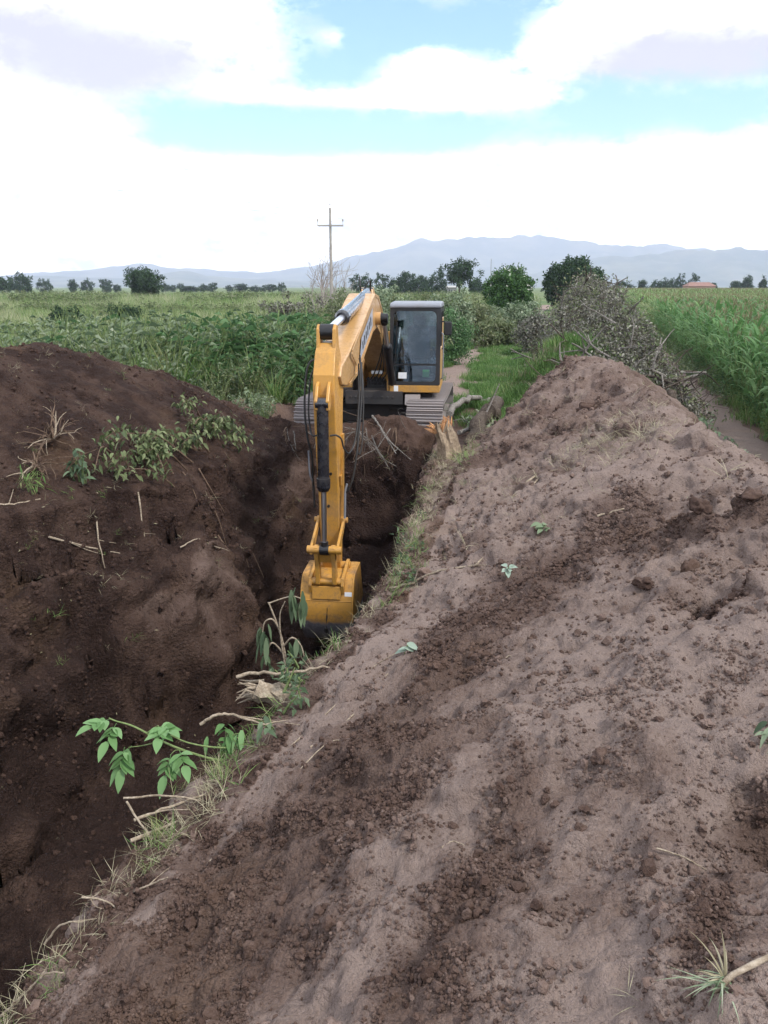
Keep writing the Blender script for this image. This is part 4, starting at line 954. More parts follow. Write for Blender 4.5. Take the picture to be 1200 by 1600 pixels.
def tree(name, base, height_, rad, leafmat, label, cat='tree', group=None, n_clump=60, per=55, leaf=.3, trunk_r=.16, seed=0, clump=.5, stems=1, bare=.3, lump=.28, cut=-.55, rad_up=None):
    rng = np.random.default_rng(seed); root = empty(name, base); tag(root, label, cat, group)
    cz = height_ - rad[2]
    lm, C = crown(rad, n_clump, per, clump, leaf, rng, lump, cut)
    lm.V = [v + np.array([0, 0, cz]) for v in lm.V]
    link('crown', lm.mesh('crown', leafmat), root)
    tr = MB()
    for s_ in range(stems):
        ox = rng.normal() * .15 * (stems > 1) * rad[0]
        tip = (ox * 1.6 + rng.normal() * .1, rng.normal() * .1, cz + rad[2] * .2)
        tr.tube(curve([(ox * .5, 0, -.15), (ox, .02, cz * .4), tip], 4), list(np.linspace(trunk_r, trunk_r * .4, 9)), 7)
        for q in range(7):
            c = C[rng.integers(len(C))] * .85 + np.array([0, 0, cz]); a = np.array([ox * 1.1, 0, cz * rng.uniform(.45, .95)])
            tr.tube(curve([tuple(a), tuple((a + c) / 2 + np.array([0, 0, .1 * rad[2]])), tuple(c)], 3), list(np.linspace(trunk_r * .45, trunk_r * .1, 7)), 5)
    tr.build('trunk', B_BARK, root, 60)
    return root
def copy_tree(o, parent=None):
    c = o.copy(); COL.objects.link(c); c.parent = parent
    for ch in o.children: copy_tree(ch, c)
    return c
def ground_z(x, y): return float(height(np.array([x], float), np.array([y], float))[0])
# ------------------------------------------------------------------ far trees, pole, houses
def far_tree(kind, x, y, h, w, label, group, seed, mat=None):
    if kind == 'cone': return tree('conifer', (x, y, 0), h, (w / 2, w / 2, h * .46), mat or L_DARK, label, 'tree', group, 34, 26, .55, .15, seed, .6, lump=.1, cut=-.9)
    return tree('field_tree', (x, y, 0), h, (w / 2, w / 2, h * .50), mat or L_DARK, label, 'tree', group, 60, 40, .55, .16, seed, .8, lump=.25, cut=-1.0)
def X(u, D): return (u - 600) / 1279.0 * D
tree('field_tree', (X(225, 150), 150, 0), 6.2, (3.0, 3.0, 2.7), L_DARK, 'dark round tree standing alone in the grass field left of the excavator', n_clump=110, per=60, leaf=.42, trunk_r=.22, seed=11, clump=.75, lump=.3, cut=-.9)
tree('field_tree', (X(31, 290), 290, 0), 6.9, (4.2, 4.2, 3.2), L_DARK, 'dark squat tree near the left edge of the photo, on the horizon', n_clump=70, per=40, leaf=.7, trunk_r=.3, seed=12, clump=1.0, cut=-.95)
tree('field_tree', (X(-4, 270), 270, 0), 6.0, (3.2, 3.2, 2.8), L_DARK, 'dark tree cut off by the left edge of the photo', n_clump=50, per=40, leaf=.7, trunk_r=.3, seed=13, clump=.9, cut=-.95)
tree('field_tree', (X(718, 160), 160, 0), 7.8, (3.2, 3.2, 3.2), L_DARK, 'tall dark tree with an open crown above the cab roof', n_clump=75, per=50, leaf=.45, trunk_r=.22, seed=14, clump=.8, lump=.45)
gt = tree('flowering_bush', (X(797, 68), 68, 0), 4.3, (2.1, 2.1, 2.1), L_MIDT, 'round green bush with white flowers beside the dirt path', 'bush', n_clump=240, per=60, leaf=.22, trunk_r=.12, seed=15, clump=.42, lump=.1, cut=-.95, stems=3)
fl = LM(); rng = np.random.default_rng(3); d = rdir(60, rng); d = d[(d[:, 2] > .1)]; P = d * np.array([2.05, 2.05, 2.05]) + np.array([0, 0, 2.3]); fl.leaves(np.repeat(P, 5, 0) + rdir(len(P) * 5, rng) * .07, rdir(len(P) * 5, rng), np.repeat(d, 5, 0), .12, .1)
M_FLOWER = mat_leaf('white_flower', [(.6, .6, .52), (.75, .75, .68)], .2); fo = link('flowers', fl.mesh('flowers', M_FLOWER), gt); fo['kind'] = 'stuff'
tree('field_tree', (X(897, 100), 100, 0), 6.0, (3.5, 3.5, 2.9), L_DARK, 'broad dark dome-shaped tree behind the dead brush pile', n_clump=260, per=80, leaf=.34, trunk_r=.3, seed=16, clump=.7, lump=.06, cut=-.8)
far = [('cone', 557, 250, 7.5, 4.5), ('cone', 573, 255, 7.0, 3.8), ('cone', 597, 250, 7.3, 4.6), ('round', 634, 230, 6.6, 4.5), ('round', 655, 235, 6.0, 5.5), ('round', 680, 225, 6.8, 6.5), ('round', 617, 240, 5.0, 4.0), ('round', 745, 230, 4.4, 4.4)]
FARL = ['leftmost of three dark pointed trees right of the utility pole', 'middle one of three dark pointed trees right of the utility pole', 'rightmost of three dark pointed trees right of the utility pole', 'dark rounded tree on the horizon just left of the cab roof', 'dark rounded tree on the horizon above the left part of the cab roof', 'wide dark tree left of the tall open-crowned tree', 'small dark tree between the pointed trees and the cab roof', 'low rounded tree right of the tall open-crowned tree']
for i, (kd, u, D, h, w) in enumerate(far):
    far_tree(kd, X(u, D), D, h, w, FARL[i], 'pointed trees by the pole' if kd == 'cone' else 'rounded trees behind the shrubs', 40 + i)
left_row = [(70, 26), (107, 14), (122, 20), (146, 20), (167, 10), (183, 13), (258, 12), (270, 14), (283, 10), (297, 22), (319, 26), (333, 13), (358, 12), (377, 22), (398, 20), (421, 30), (440, 12)]
ORD = 'first second third fourth fifth sixth seventh eighth ninth tenth eleventh twelfth thirteenth fourteenth fifteenth sixteenth seventeenth'.split()
protos = [far_tree('round', X(left_row[i][0], 400), 400 + 6 * i, 6.0 + .35 * (i % 2), max(left_row[i][1] * .313, 3.2), ORD[i] + ' small hazy tree from the left in the distant row on the horizon', 'distant row of trees', 60 + i, L_DARK) for i in range(4)]
for i, (u, w) in enumerate(left_row[4:]):
    c = copy_tree(protos[i % 4]); c['label'] = ORD[i + 4] + ' small hazy tree from the left in the distant row on the horizon'; D = 395 + (i * 37) % 60; c.location = (X(u, D), D, 0); ww = w * .313 / (protos[i % 4].children[0].dimensions.x or 5); sc = max(.55, min(1.6, ww)); c.scale = (sc * (1.1 + .5 * ((i * 3) % 4) / 3), sc * 1.2, .5 + .3 * ((i * 7) % 5) / 5); c.rotation_euler = (0, 0, i * 1.3)
for i, (kd, u, D, h, w, lb) in enumerate([('round', 974, 340, 5.2, 8.5, 'low wide dark bush on the horizon right of the dome-shaped tree'), ('round', 1003, 340, 5.4, 3.4, 'single small round tree on the horizon above the maize'), ('round', 1030, 330, 5.6, 8.0, 'low dark tree clump left of the red-roofed house'), ('round', 1048, 330, 5.6, 7.0, 'low dark tree joined to the clump beside the red-roofed house'),
        ('cone', 1063, 330, 8.2, 4.2, 'taller pointed tree left of the red-roofed house'), ('cone', 1083, 325, 7.9, 4.6, 'pointed tree right above the red-roofed house'), ('round', 1150, 340, 5.0, 4.2, 'small round bush on the horizon right of the house'), ('round', 1168, 330, 7.0, 4.6, 'taller round tree on the right horizon'), ('round', 1192, 330, 5.8, 2.6, 'thin leaning tree at the right end of the horizon'), ('round', 1112, 328, 4.0, 3.6, 'low bush against the right gable of the red-roofed house')]):
    far_tree(kd, X(u, D), D, h, w, lb, None, 90 + i)
def flat_mat(name, col, rough=.8):
    m, nt, b = nodes(name); k = NT(nt); n = k.noise(k.obj(), 2.0, 5, .6); k.put(b.inputs['Base Color'], k.mix(k.ramp(n, .35, .7), col, tuple(.75 * v for v in col))); b.inputs['Roughness'].default_value = rough; return m
M_WALLR = flat_mat('brick_wall', (.42, .24, .18)); M_ROOFR = flat_mat('red_roof', (.24, .13, .10)); M_WALLW = flat_mat('white_wall', (.38, .37, .35)); M_DARKW = flat_mat('dark_opening', (.03, .03, .035)); M_CONC = flat_mat('concrete', (.36, .33, .30)); M_METAL = flat_mat('grey_metal', (.25, .25, .26), .5)
def house(u, D, w, hw, hr, dep, wall, roofm, label):
    x = X(u, D); root = empty('house', (x, D, 0)); tag(root, label, 'house')
    MB().box((0, 0, hw / 2), (w, dep, hw)).build('wall', wall, root)
    r = MB(); V = [(-w / 2 - .4, -dep / 2 - .4, hw), (w / 2 + .4, -dep / 2 - .4, hw), (w / 2 + .4, dep / 2 + .4, hw), (-w / 2 - .4, dep / 2 + .4, hw), (-w / 2 + w * .12, 0, hw + hr), (w / 2 - w * .12, 0, hw + hr)]
    r.add(V, [(0, 1, 5, 4), (1, 2, 5), (2, 3, 4, 5), (3, 0, 4), (0, 3, 2, 1)]); r.build('roof', roofm, root)
    for q in (-.3, .1, .35): MB().box((w * q, -dep / 2 - .02, hw * .55), (w * .1, .06, hw * .35)).build('window', M_DARKW, root)
    MB().box((-w * .1, -dep / 2 - .02, hw * .4), (w * .08, .06, hw * .78)).build('door', M_DARKW, root)
house(1092, 300, 9.6, 3.0, 1.4, 6, M_WALLR, M_ROOFR, 'small red-roofed house on the horizon beyond the maize field')
house(703, 240, 3.6, 2.6, .5, 4, M_WALLW, M_WALLW, 'small white shed on the horizon left of the tall dark tree')
# utility pole
pole = empty('utility_pole', (-4.62, 72, 0)); tag(pole, 'pale concrete utility pole with one crossarm behind the excavator boom', 'utility pole')
MB().tube([(0, 0, -.3), (0, 0, 9.3)], [.17, .10], 10).build('shaft', M_CONC, pole, 50)
MB().box((0, -.13, 7.85), (2.25, .11, .13)).build('crossarm', M_CONC, pole)
for xx in (-1.08, 1.08): MB().tube([(xx, -.13, 7.9), (xx, -.13, 8.18), (xx, -.13, 8.2), (xx, -.13, 8.34), (xx, -.13, 8.4)], [.02, .02, .065, .075, .03], 8).build('insulator', M_CONC, pole, 50)
MB().tube([(0, 0, 9.28), (0, 0, 9.5), (0, 0, 9.52), (0, 0, 9.68)], [.02, .02, .06, .03], 8).build('insulator', M_CONC, pole, 50)
for i, (a, b, lb) in enumerate([((-5.70, 71.87, 8.4), (-40, 30, 11.6), 'lowest thin overhead wire leaving the left end of the crossarm'), ((-3.54, 71.87, 8.4), (-40, 32, 13.2), 'middle thin overhead wire crossing the sky at upper left'), ((-4.62, 72, 9.6), (-40, 28, 15.6), 'topmost thin overhead wire crossing the sky at upper left')]):
    pts = [tuple(np.array(a) * (1 - t) + np.array(b) * t - np.array([0, 0, 1.1 * math.sin(math.pi * t) * .5])) for t in np.linspace(0, 1, 14)]
    w = MB(); w.tube(pts, .008, 5); tag(w.build('power_line', M_METAL), lb, 'power line', 'power lines')
mast = empty('radio_mast', (X(766, 420), 420, 0)); tag(mast, 'thin lattice mast on the horizon beside the round green bush', 'mast')
ms = MB()
for q in range(3):
    a = q * 2.094; ms.tube([(.35 * math.cos(a), .35 * math.sin(a), 0), (.12 * math.cos(a), .12 * math.sin(a), 16.5)], .05, 4)
for q in range(14):
    z = q * 1.15; r0 = .35 - .0139 * z
    for s_ in range(3): a = s_ * 2.094; b = a + 2.094; ms.tube([(r0 * math.cos(a), r0 * math.sin(a), z), (r0 * .95 * math.cos(b), r0 * .95 * math.sin(b), z + 1.1)], .03, 4)
ms.build('lattice', M_METAL, mast)
# bare shrub by the pole
def branchy(rng, base, d, L_, r, lvl, out, spread=.55, n=3, up=.12):
    p = np.array(base, float); d = np.array(d, float); pts = [p.copy()]; k = 4
    for i in range(k):
        d = d + rng.normal(size=3) * .16 + np.array([0, 0, up]); d /= np.linalg.norm(d); p = p + d * L_ / k; pts.append(p.copy())
    out.append((pts, r)); 
    if lvl == 0: return
    for q in range(n):
        i = rng.integers(1, k + 1); dd = d + rng.normal(size=3) * spread; dd /= np.linalg.norm(dd)
        branchy(rng, pts[i], dd, L_ * rng.uniform(.55, .8), r * .58, lvl - 1, out, spread, n, up)
def bare_shrub(name, base, h, seed, mat, label, stems=7, lvl=3, r=.045, spread=.5):
    rng = np.random.default_rng(seed); root = empty(name, base); tag(root, label, 'shrub'); out = []
    for s_ in range(stems):
        a = s_ * 6.283 / stems + rng.normal() * .3; branchy(rng, (.2 * math.cos(a), .2 * math.sin(a), -.1), (math.cos(a) * .55, math.sin(a) * .55, 1), h * .45, r, lvl, out, spread)
    b1 = MB(); b2 = MB()
    for pts, rr in out:
        (b1 if rr > r * .5 else b2).tube(pts, list(np.linspace(rr, rr * .55, len(pts))), 4 if rr < .02 else 5, False)
    b1.build('branches', mat, root); o = b2.build('twigs', mat, root); o['kind'] = 'stuff'; return root
B_PINK = mat_bark('pale_bare_twigs', (.26, .22, .20), (.42, .37, .34))
bare_shrub('bare_shrub', (X(503, 58), 58, 0), 5.6, 5, B_PINK, 'leafless pale shrub in front of the utility pole', 9, 3, .05, .6)
# ------------------------------------------------------------------ shrubs between the machine and the path
def shrub(u, vtop, wpx, D, mat, label, seed, leaf=.13, dense=1.0):
    h = 2.8 - (vtop - 448) / 1277.0 * D; w = wpx / 1279.0 * D
    return tree('shrub', (X(u, D), D, 0), h, (w / 2, w * .42, h * .52), mat, label, 'shrub', None, int(95 * dense), 46, leaf, .035, seed, .28, stems=4, lump=.4, cut=-.95)
SH = [(460, 462, 95, 44, L_DRY, 'dry brown shrub under the leafless shrub, left of the boom'), (535, 458, 95, 42, L_OLIVE, 'olive shrub directly behind the top of the boom'), (600, 450, 90, 46, L_GREY, 'pale grey-green shrub behind the left corner of the cab roof'),
      (655, 458, 100, 43, L_OLIVE, 'olive shrub rising behind the cab roof'), (705, 462, 80, 40, L_GREY, 'pale shrub right of the cab roof, left of the path'), (738, 470, 75, 50, L_OLIVE, 'olive shrub on the left side of the path'), (700, 492, 90, 30, L_GREEN, 'bright green low shrub right beside the cab mirror'),
      (760, 478, 60, 55, L_GREY, 'grey-green shrub in front of the round flowering bush'), (824, 470, 66, 44, L_GREY, 'pale shrub right of the flowering bush'), (846, 492, 70, 34, L_DRY, 'dry grey shrub at the left foot of the brush pile'), (500, 482, 110, 33, L_OLIVE, 'olive green shrub behind the stick, left of the boom'), (575, 478, 90, 32, L_GREY, 'grey shrub seen between the boom and the cab'),
      (460, 505, 120, 25, L_GREEN, 'large bright green leafy shrub left of the excavator stick'), (395, 520, 100, 24, L_GREEN, 'leafy green shrub between the left heap and the stick'), (330, 535, 110, 23, L_GREY, 'grey-green shrub behind the right end of the left heap'), (425, 560, 90, 21, L_GREY, 'wilted grey-green bush beside the left track'),
      (192, 478, 50, 60, L_DARK, 'dark bush in the grass field, right one of two below the round tree'), (100, 484, 60, 48, L_DARK, 'dark bush in the grass field, left one of two below the round tree'), (780, 500, 70, 38, L_OLIVE, 'olive shrub on the right side of the path'), (625, 500, 110, 27, L_OLIVE, 'dull green shrub hidden mostly behind the cab')]
for i, (u, vt, w, D, m, lb) in enumerate(SH): shrub(u, vt, w, D, m, lb, 200 + i, .11 if D < 36 else .16, 1.6 if D < 28 else 1.0)
# ------------------------------------------------------------------ tall weeds and field grass (ground cover)
def grass_proto(name, mat, n, h, spread, w, rng, lean=(.05, .5, .4, 1.4), k=4):
    lm = LM(); P = np.zeros((n, 3)); P[:, :2] = rng.normal(size=(n, 2)) * spread
    lm.blades(P, rng.uniform(0, 6.283, n), h * rng.uniform(.5, 1.1, n), w * rng.uniform(.6, 1.2, n), rng.uniform(lean[0], lean[1], n), rng.uniform(lean[2], lean[3], n), k); return proto(name, lm.mesh(name, mat))
def weed_proto(name, mat, h, rng, nst=5, nl=16, leaf=.16, droop=.25, wide=.45):
    st = MB(); lm = LM()
    for s_ in range(nst):
        a = rng.uniform(0, 6.283); d = np.array([math.cos(a) * .28, math.sin(a) * .28, 1.0]); p0 = np.array([rng.normal() * .1, rng.normal() * .1, 0]); hh = h * rng.uniform(.6, 1.05)
        pts = curve([tuple(p0), tuple(p0 + d * hh * .5), tuple(p0 + d * hh * np.array([1.3, 1.3, 1]))], 3); st.tube(pts, list(np.linspace(.012, .004, len(pts))), 4, False)
        t = rng.uniform(.12, 1, nl); P = np.array([np.array(pts[min(int(q * 6), 6)]) for q in t]) + rng.normal(size=(nl, 3)) * .03
        az = rng.uniform(0, 6.283, nl); D = np.stack([np.cos(az), np.sin(az), rng.uniform(-.4, .6, nl)], 1); U = np.stack([np.zeros(nl), np.zeros(nl), np.ones(nl)], 1) + rng.normal(size=(nl, 3)) * .35
        lm.leaves(P, D, U, leaf * rng.uniform(.6, 1.3, nl), leaf * wide * rng.uniform(.7, 1.2, nl), .2, droop)
    return proto(name, multi(name, [(lm, mat), (st, B_STEM)]))
rng = np.random.default_rng(21)
W_P = [weed_proto('weed_source', L_GREEN, 1.3, rng, 5, 18, .21), weed_proto('weed_source', L_GREEN, 1.0, rng, 6, 20, .17), weed_proto('weed_source', L_GREY, 1.25, rng, 6, 20, .15, .4, .3), weed_proto('weed_source', L_GREY, 1.0, rng, 7, 18, .13, .5, .3), grass_proto('weed_source', L_GRASS, 70, 1.15, .13, .022, rng), grass_proto('weed_source', L_PALE, 45, 1.25, .10, .02, rng, (.0, .35, .6, 1.9), 5), weed_proto('weed_source', L_OLIVE, 1.2, rng, 6, 18, .12)]
def band_points(n, rng, x0, x1, y0, y1, keep): 
    x = rng.uniform(x0, x1, n); y = rng.uniform(y0, y1, n); z, T, wr, wl, t = height(x, y, True)
    m = keep(x, y) & (T < .02) & (wl < .35) & (wr < .3); return x[m], y[m], z[m]
def left_keep(x, y): return ((y > 15.2 + .0 * x) | (x < -7.5)) & (x < -2.3 - .0 * y) & (np.hypot((x + .1) / 2.1, (y - 17.0) / 2.6) > 1.12) & (np.hypot((x + 3.0) / .9, (y - 17.6) / 1.2) > .8)
x, y, z = band_points(2600, rng, -15, -2.2, 13.5, 27, left_keep)
n = len(x); pat = fbm2(x, y, 3.0, 2, 77)
idx = np.where(pat > .25, rng.choice([0, 1, 4, 2], n), np.where(pat < -.1, rng.choice([2, 3, 2, 5, 4], n), rng.choice([2, 2, 4, 4, 5, 6, 3], n)))
idx = np.where((x > -5.5) & (y > 18.5) & (rng.random(n) < .45), rng.choice([0, 1], n), idx); idx = np.where((y < 17.5) & (x > -6) & (rng.random(n) < .75), rng.choice([2, 3, 6], n), idx)
idx = np.where((x < -7) & (y > 19) & (rng.random(n) < .4), 5, idx)
sc = rng.uniform(.6, 1.35, n) * np.where((x > -4.6) & (y < 20.5), .62, 1.0) * np.where(y < 17.5, .75, 1.25) * np.where(x < -8.5, 1.05, 1.1)
scatter('tall_weeds', np.stack([x, y, z], 1), rng.uniform(0, 6.283, n), sc, W_P, idx)
# open field grass, thinning into the far ground colour
G_P = [grass_proto('field_grass_source', L_FIELD, 60, .62, .28, .02, rng), grass_proto('field_grass_source', L_GRASS, 60, .7, .26, .022, rng), grass_proto('field_grass_source', L_PALE, 36, .75, .25, .018, rng, (0, .4, .5, 1.7)), weed_proto('field_grass_source', L_OLIVE, .8, rng, 6, 14, .16)]
D = 26 * np.exp(rng.random(15000) * math.log(190 / 26.)); U_ = rng.uniform(-.62, .18, 15000); x = U_ * D; y = D
keep = (x < -1.5 + .085 * (y - 26)) | (y > 75); keep &= x < 7.8 + .27 * (y - 15.7) - 5
pat = fbm2(x, y, 14.0, 3, 88) + .5 * fbm2(x * .25, y, 9.0, 2, 89); keep &= ~((np.abs(x - X(225, 150)) < 0) & (y > 149)); x, y, pat = x[keep], y[keep], pat[keep]; n = len(x)
idx = np.where(pat > .25, rng.choice([1, 3, 1], n), np.where(pat < -.2, rng.choice([0, 2, 2], n), rng.choice([0, 1, 0, 2], n)))
scatter('field_grass', np.stack([x, y, np.full(n, -.03)], 1), rng.uniform(0, 6.283, n), rng.uniform(.7, 1.25, n) * np.clip(y / 45, .9, 2.6), G_P, idx)
# grass right of the machine: short turf, the grassy mound, path edges
PATH = [(1.5, 20.5), (2.1, 25), (4.0, 35.7), (6.4, 47.6), (8.3, 55), (13.5, 76), (26, 130)]
T_P = [grass_proto('turf_source', mat_leaf('lush_turf', [(.06, .13, .03), (.10, .20, .05), (.17, .26, .085)]), 60, .24, .10, .014, rng), grass_proto('turf_source', L_GRASS, 50, .22, .1, .014, rng), grass_proto('turf_source', L_STRAW, 26, .22, .1, .012, rng)]
n = 9000; x = rng.uniform(1.3, 9, n); y = rng.uniform(16.2, 40, n); zz, T, wr, wl, t = height(x, y, True); dp = poly_dist(x, y, PATH)
mound = np.exp(-(((x - 4.6) / 1.7) ** 2 + ((y - 19.2) / 3.0) ** 2)); keep = (wr < .25) & (dp > .55 + .5 * fbm2(x, y, 1.5, 2, 5)) & ((fbm2(x, y, 2.2, 2, 6) > -.12) | (mound > .25)) & (np.hypot((x + .1) / 2.1, (y - 17) / 2.6) > 1.0) & (x < 5.6 + .2 * (y - 17)); x, y, zz = x[keep], y[keep], zz[keep]; n = len(x)
idx = np.where(fbm2(x, y, 1.6, 2, 9) > -.15, 0, rng.choice([0, 1, 2], n)); scatter('turf', np.stack([x, y, zz], 1), rng.uniform(0, 6.283, n), rng.uniform(.7, 1.4, n), T_P, idx)
TRACK = [(6.0, 11), (6.25, 12.5), (7.0, 16), (8.1, 20.5), (9.4, 26), (12.2, 36), (18, 58)]
def path_mesh(name='dirt_path', PATH=PATH, hw=1.0, wv=.12):
    pts = np.array(curve([(a, b, 0) for a, b in PATH], 10)); d = np.gradient(pts, axis=0); d /= np.linalg.norm(d, axis=1, keepdims=True); s_ = np.stack([d[:, 1], -d[:, 0], d[:, 2]], 1); V = []; m = 7
    for i, p in enumerate(pts):
        for j in range(m):
            o = (j / (m - 1) * 2 - 1); q = p + s_[i] * o * (.8 + .15 * math.sin(i * 1.7)) * hw; hz = ground_z(q[0], q[1]) if q[1] < 25.5 else -.03; V.append((q[0], q[1], max(hz, -.03) + .012 + .03 * (1 - o * o) - .02 * math.exp(-((abs(o) - .55) / .2) ** 2)))
    gi = np.arange(len(V)).reshape(-1, m); F = np.stack([gi[:-1, :-1], gi[:-1, 1:], gi[1:, 1:], gi[1:, :-1]], -1).reshape(-1, 4)
    n_ = len(V); tag(link(name, np_mesh(name, V, F, MAT_SOIL, True, {'wet': np.full(n_, wv), 'crumb': np.full(n_, .3)})), kind='structure')
path_mesh()
path_mesh('dirt_track', TRACK, .62, .10)
# ------------------------------------------------------------------ maize field
def corn_mesh(seed, leafmat, h=2.0, nl=12):
    rng = np.random.default_rng(seed); st = MB(); st.tube([(0, 0, -.05), (rng.normal() * .02, rng.normal() * .02, h * .5), (rng.normal() * .05, rng.normal() * .05, h)], [.017, .014, .006], 5, False)
    lm = LM(); zz = np.linspace(.25, h * .93, nl) + rng.normal(size=nl) * .03; pl = rng.uniform(0, 6.283); az = pl + np.arange(nl) * math.pi + rng.normal(size=nl) * .45
    P = np.stack([np.zeros(nl), np.zeros(nl), zz], 1); L_ = .85 * np.sin(np.linspace(.55, 2.5, nl)) * rng.uniform(.75, 1.15, nl) + .1
    lm.blades(P, az, L_, .115 * rng.uniform(.7, 1.15, nl), rng.uniform(.15, .55, nl), rng.uniform(1.5, 2.6, nl), 5)
    ts = LM(); n = 9; ts.blades(np.tile([0, 0, h - .02], (n, 1)), rng.uniform(0, 6.283, n), rng.uniform(.18, .32, n), .016, rng.uniform(0, .5, n), rng.uniform(.4, 1.3, n), 3)
    return multi('maize_plant', [(lm, leafmat), (st, B_STEM), (ts, L_TASSEL)])
CM = [corn_mesh(s_, L_CORN, 1.75 + .12 * (s_ % 4)) for s_ in range(6)]; CMF = [corn_mesh(20 + s_, L_CORNF, 1.9, 9) for s_ in range(3)]
def corn_points():
    u = np.array([.261, .965]); v = np.array([.965, -.261]); o = np.array([6.75, 11.5]); out = []
    for r in range(0, 110):
        sp = .24 if r < 14 else .30
        s_ = np.arange(-5, 260 / 1.0, sp) + rng.uniform(0, sp); 
        if r > 14: s_ = s_[(s_ > (r - 14) * .8)]
        q = o + s_[:, None] * u + (r * .78) * v; out.append(q + rng.normal(size=q.shape) * .05)
    P = np.concatenate(out); x, y = P[:, 0], P[:, 1]
    keep = (x < .56 * y + 4.5) & (y < 230) & (y > 6); 
    far_thin = np.where(y > 60, np.minimum(1, 60 / y) ** 1.3, 1); keep &= rng.random(len(x)) < far_thin
    return P[keep]
CP = corn_points(); dist = np.hypot(CP[:, 0], CP[:, 1]); vis = (CP[:, 0] < .50 * CP[:, 1] + .3)
edge = CP[:, 0] - (6.75 + .27 * (CP[:, 1] - 11.5)); order = np.argsort(np.where(vis, dist + 2.2 * np.clip(edge, 0, 99), 1e6)); near_i = order[:300]; rest = np.setdiff1d(np.arange(len(CP)), near_i)
for q, i in enumerate(near_i):
    o = link('maize_plant', CM[q % 6], None, (CP[i, 0], CP[i, 1], ground_z(CP[i, 0], CP[i, 1]) if CP[i, 0] < 11.5 and CP[i, 1] < 25.5 else -.03)); s_ = rng.uniform(.8, 1.1); o.scale = (s_, s_, s_); o.rotation_euler = (rng.normal() * .05, rng.normal() * .05, rng.uniform(0, 6.283))
    tag(o, 'tall green maize plant in the near edge rows of the field at right', 'maize plant', 'maize plants along the field edge')
P = CP[rest]; z = np.full(len(P), -.03); y = P[:, 1]
scatter('maize_field', np.column_stack([P, z]), rng.uniform(0, 6.283, len(P)), rng.uniform(.85, 1.12, len(P)) * np.where(y > 90, 1.15, 1.0), [proto('maize_source', m) for m in CM[:3] + CMF], np.where(y > 55, rng.integers(3, 6, len(P)), rng.integers(0, 4, len(P))))
# weeds on the strip between the heap and the maize
n = 1300; y = 5 + 40 * rng.random(n) ** 1.3; e = 6.75 + .27 * (y - 11.5); x = e - 2.6 + 3.2 * rng.random(n) ** .45; zz, T, wr, wl, t = height(x, y, True); k_ = (wr < .2) & (zz < .5) & (poly_dist(x, y, TRACK) > .5); x, y, zz, e = x[k_], y[k_], zz[k_], e[k_]; n = len(x)
M_P = [T_P[1], T_P[2], weed_proto('margin_source', L_GREY, .45, rng, 5, 10, .09), weed_proto('margin_source', L_GREEN, .5, rng, 5, 12, .1), grass_proto('margin_source', L_GRASS, 50, .5, .12, .014, rng)]
scatter('margin_weeds', np.stack([x, y, zz], 1), rng.uniform(0, 6.283, n), rng.uniform(.6, 1.3, n), M_P, np.where(x > e - .3, rng.choice([3, 4, 4, 3], n), rng.choice([0, 1, 1, 2], n)))
# ------------------------------------------------------------------ uprooted dead brush on the heap's far end
def brush_pile():
    rng = np.random.default_rng(77); root = empty('brush_pile', (6.0, 23.0, 0)); tag(root, 'long grey pile of uprooted dead brush between the grassy mound and the maize', 'brush pile')
    axis = [(5.1, 16.2, .9), (5.3, 17.8, 1.7), (5.5, 19.6, 2.5), (5.6, 22.0, 3.0), (6.1, 24.5, 3.15), (7.0, 28.0, 2.9), (8.2, 32, 2.3)]
    A = np.array(curve(axis, 10)); o0 = np.array(root.location)
    def pt(t, sprd=1.0):
        i = min(int(t * (len(A) - 1)), len(A) - 1); p = A[i]; hw = 1.15; a = rng.uniform(-1, 1); h = p[2] * (1 - .75 * a * a) * rng.random() ** .45
        return np.array([p[0] + a * hw * 1.25 * sprd, p[1] + rng.normal() * .3, h])
    for q in range(60):                                             # thick limbs one can pick out
        p = pt(rng.random() ** 1.6) - o0; a = rng.uniform(0, 6.283); d = np.array([math.cos(a), math.sin(a) * .6 - .3, rng.uniform(-.15, .75)]); out = []
        branchy(rng, p, d / np.linalg.norm(d), rng.uniform(.5, 1.05), rng.uniform(.02, .045), 1, out, .6, 2, -.02); m = MB()
        for pts, r in out: m.tube(pts, list(np.linspace(r, r * .5, len(pts))), 6, True)
        m.build('branch', B_GREY if q % 2 else B_BARK, root, 60)
    tw = MB()
    for q in range(420):
        p = pt(rng.random() ** 1.3, 1.05) - o0; a = rng.uniform(0, 6.283); d = np.array([math.cos(a), math.sin(a), rng.uniform(-.2, .9)]); out = []
        branchy(rng, p, d / np.linalg.norm(d), rng.uniform(.3, .7), .011, 1, out, .7, 3, .0)
        for pts, r in out: tw.tube(pts, list(np.linspace(r, r * .5, len(pts))), 3, False)
    o = tw.build('twigs', B_BARK, root); o['kind'] = 'stuff'
    lm = LM(); n = 30000; C = np.array([pt(rng.random() ** 1.2, 1.0) for _ in range(900)]) - o0; P = C[rng.integers(0, len(C), n)] + rng.normal(size=(n, 3)) * .10
    lm.leaves(P, rdir(n, rng), rdir(n, rng) + np.array([0, 0, .4]), rng.uniform(.05, .13, n), rng.uniform(.025, .06, n), .3, .2); o = link('dry_leaves', lm.mesh('dry_leaves', L_DRY), root); o['kind'] = 'stuff'
    lm = LM(); n = 9000; P = C[rng.integers(0, len(C), n)] + rng.normal(size=(n, 3)) * .2; lm.leaves(P, rdir(n, rng), rdir(n, rng) + np.array([0, 0, .4]), rng.uniform(.06, .12, n), rng.uniform(.03, .06, n), .3, .2); o = link('wilted_leaves', lm.mesh('wilted_leaves', L_OLIVE), root); o['kind'] = 'stuff'
brush_pile()
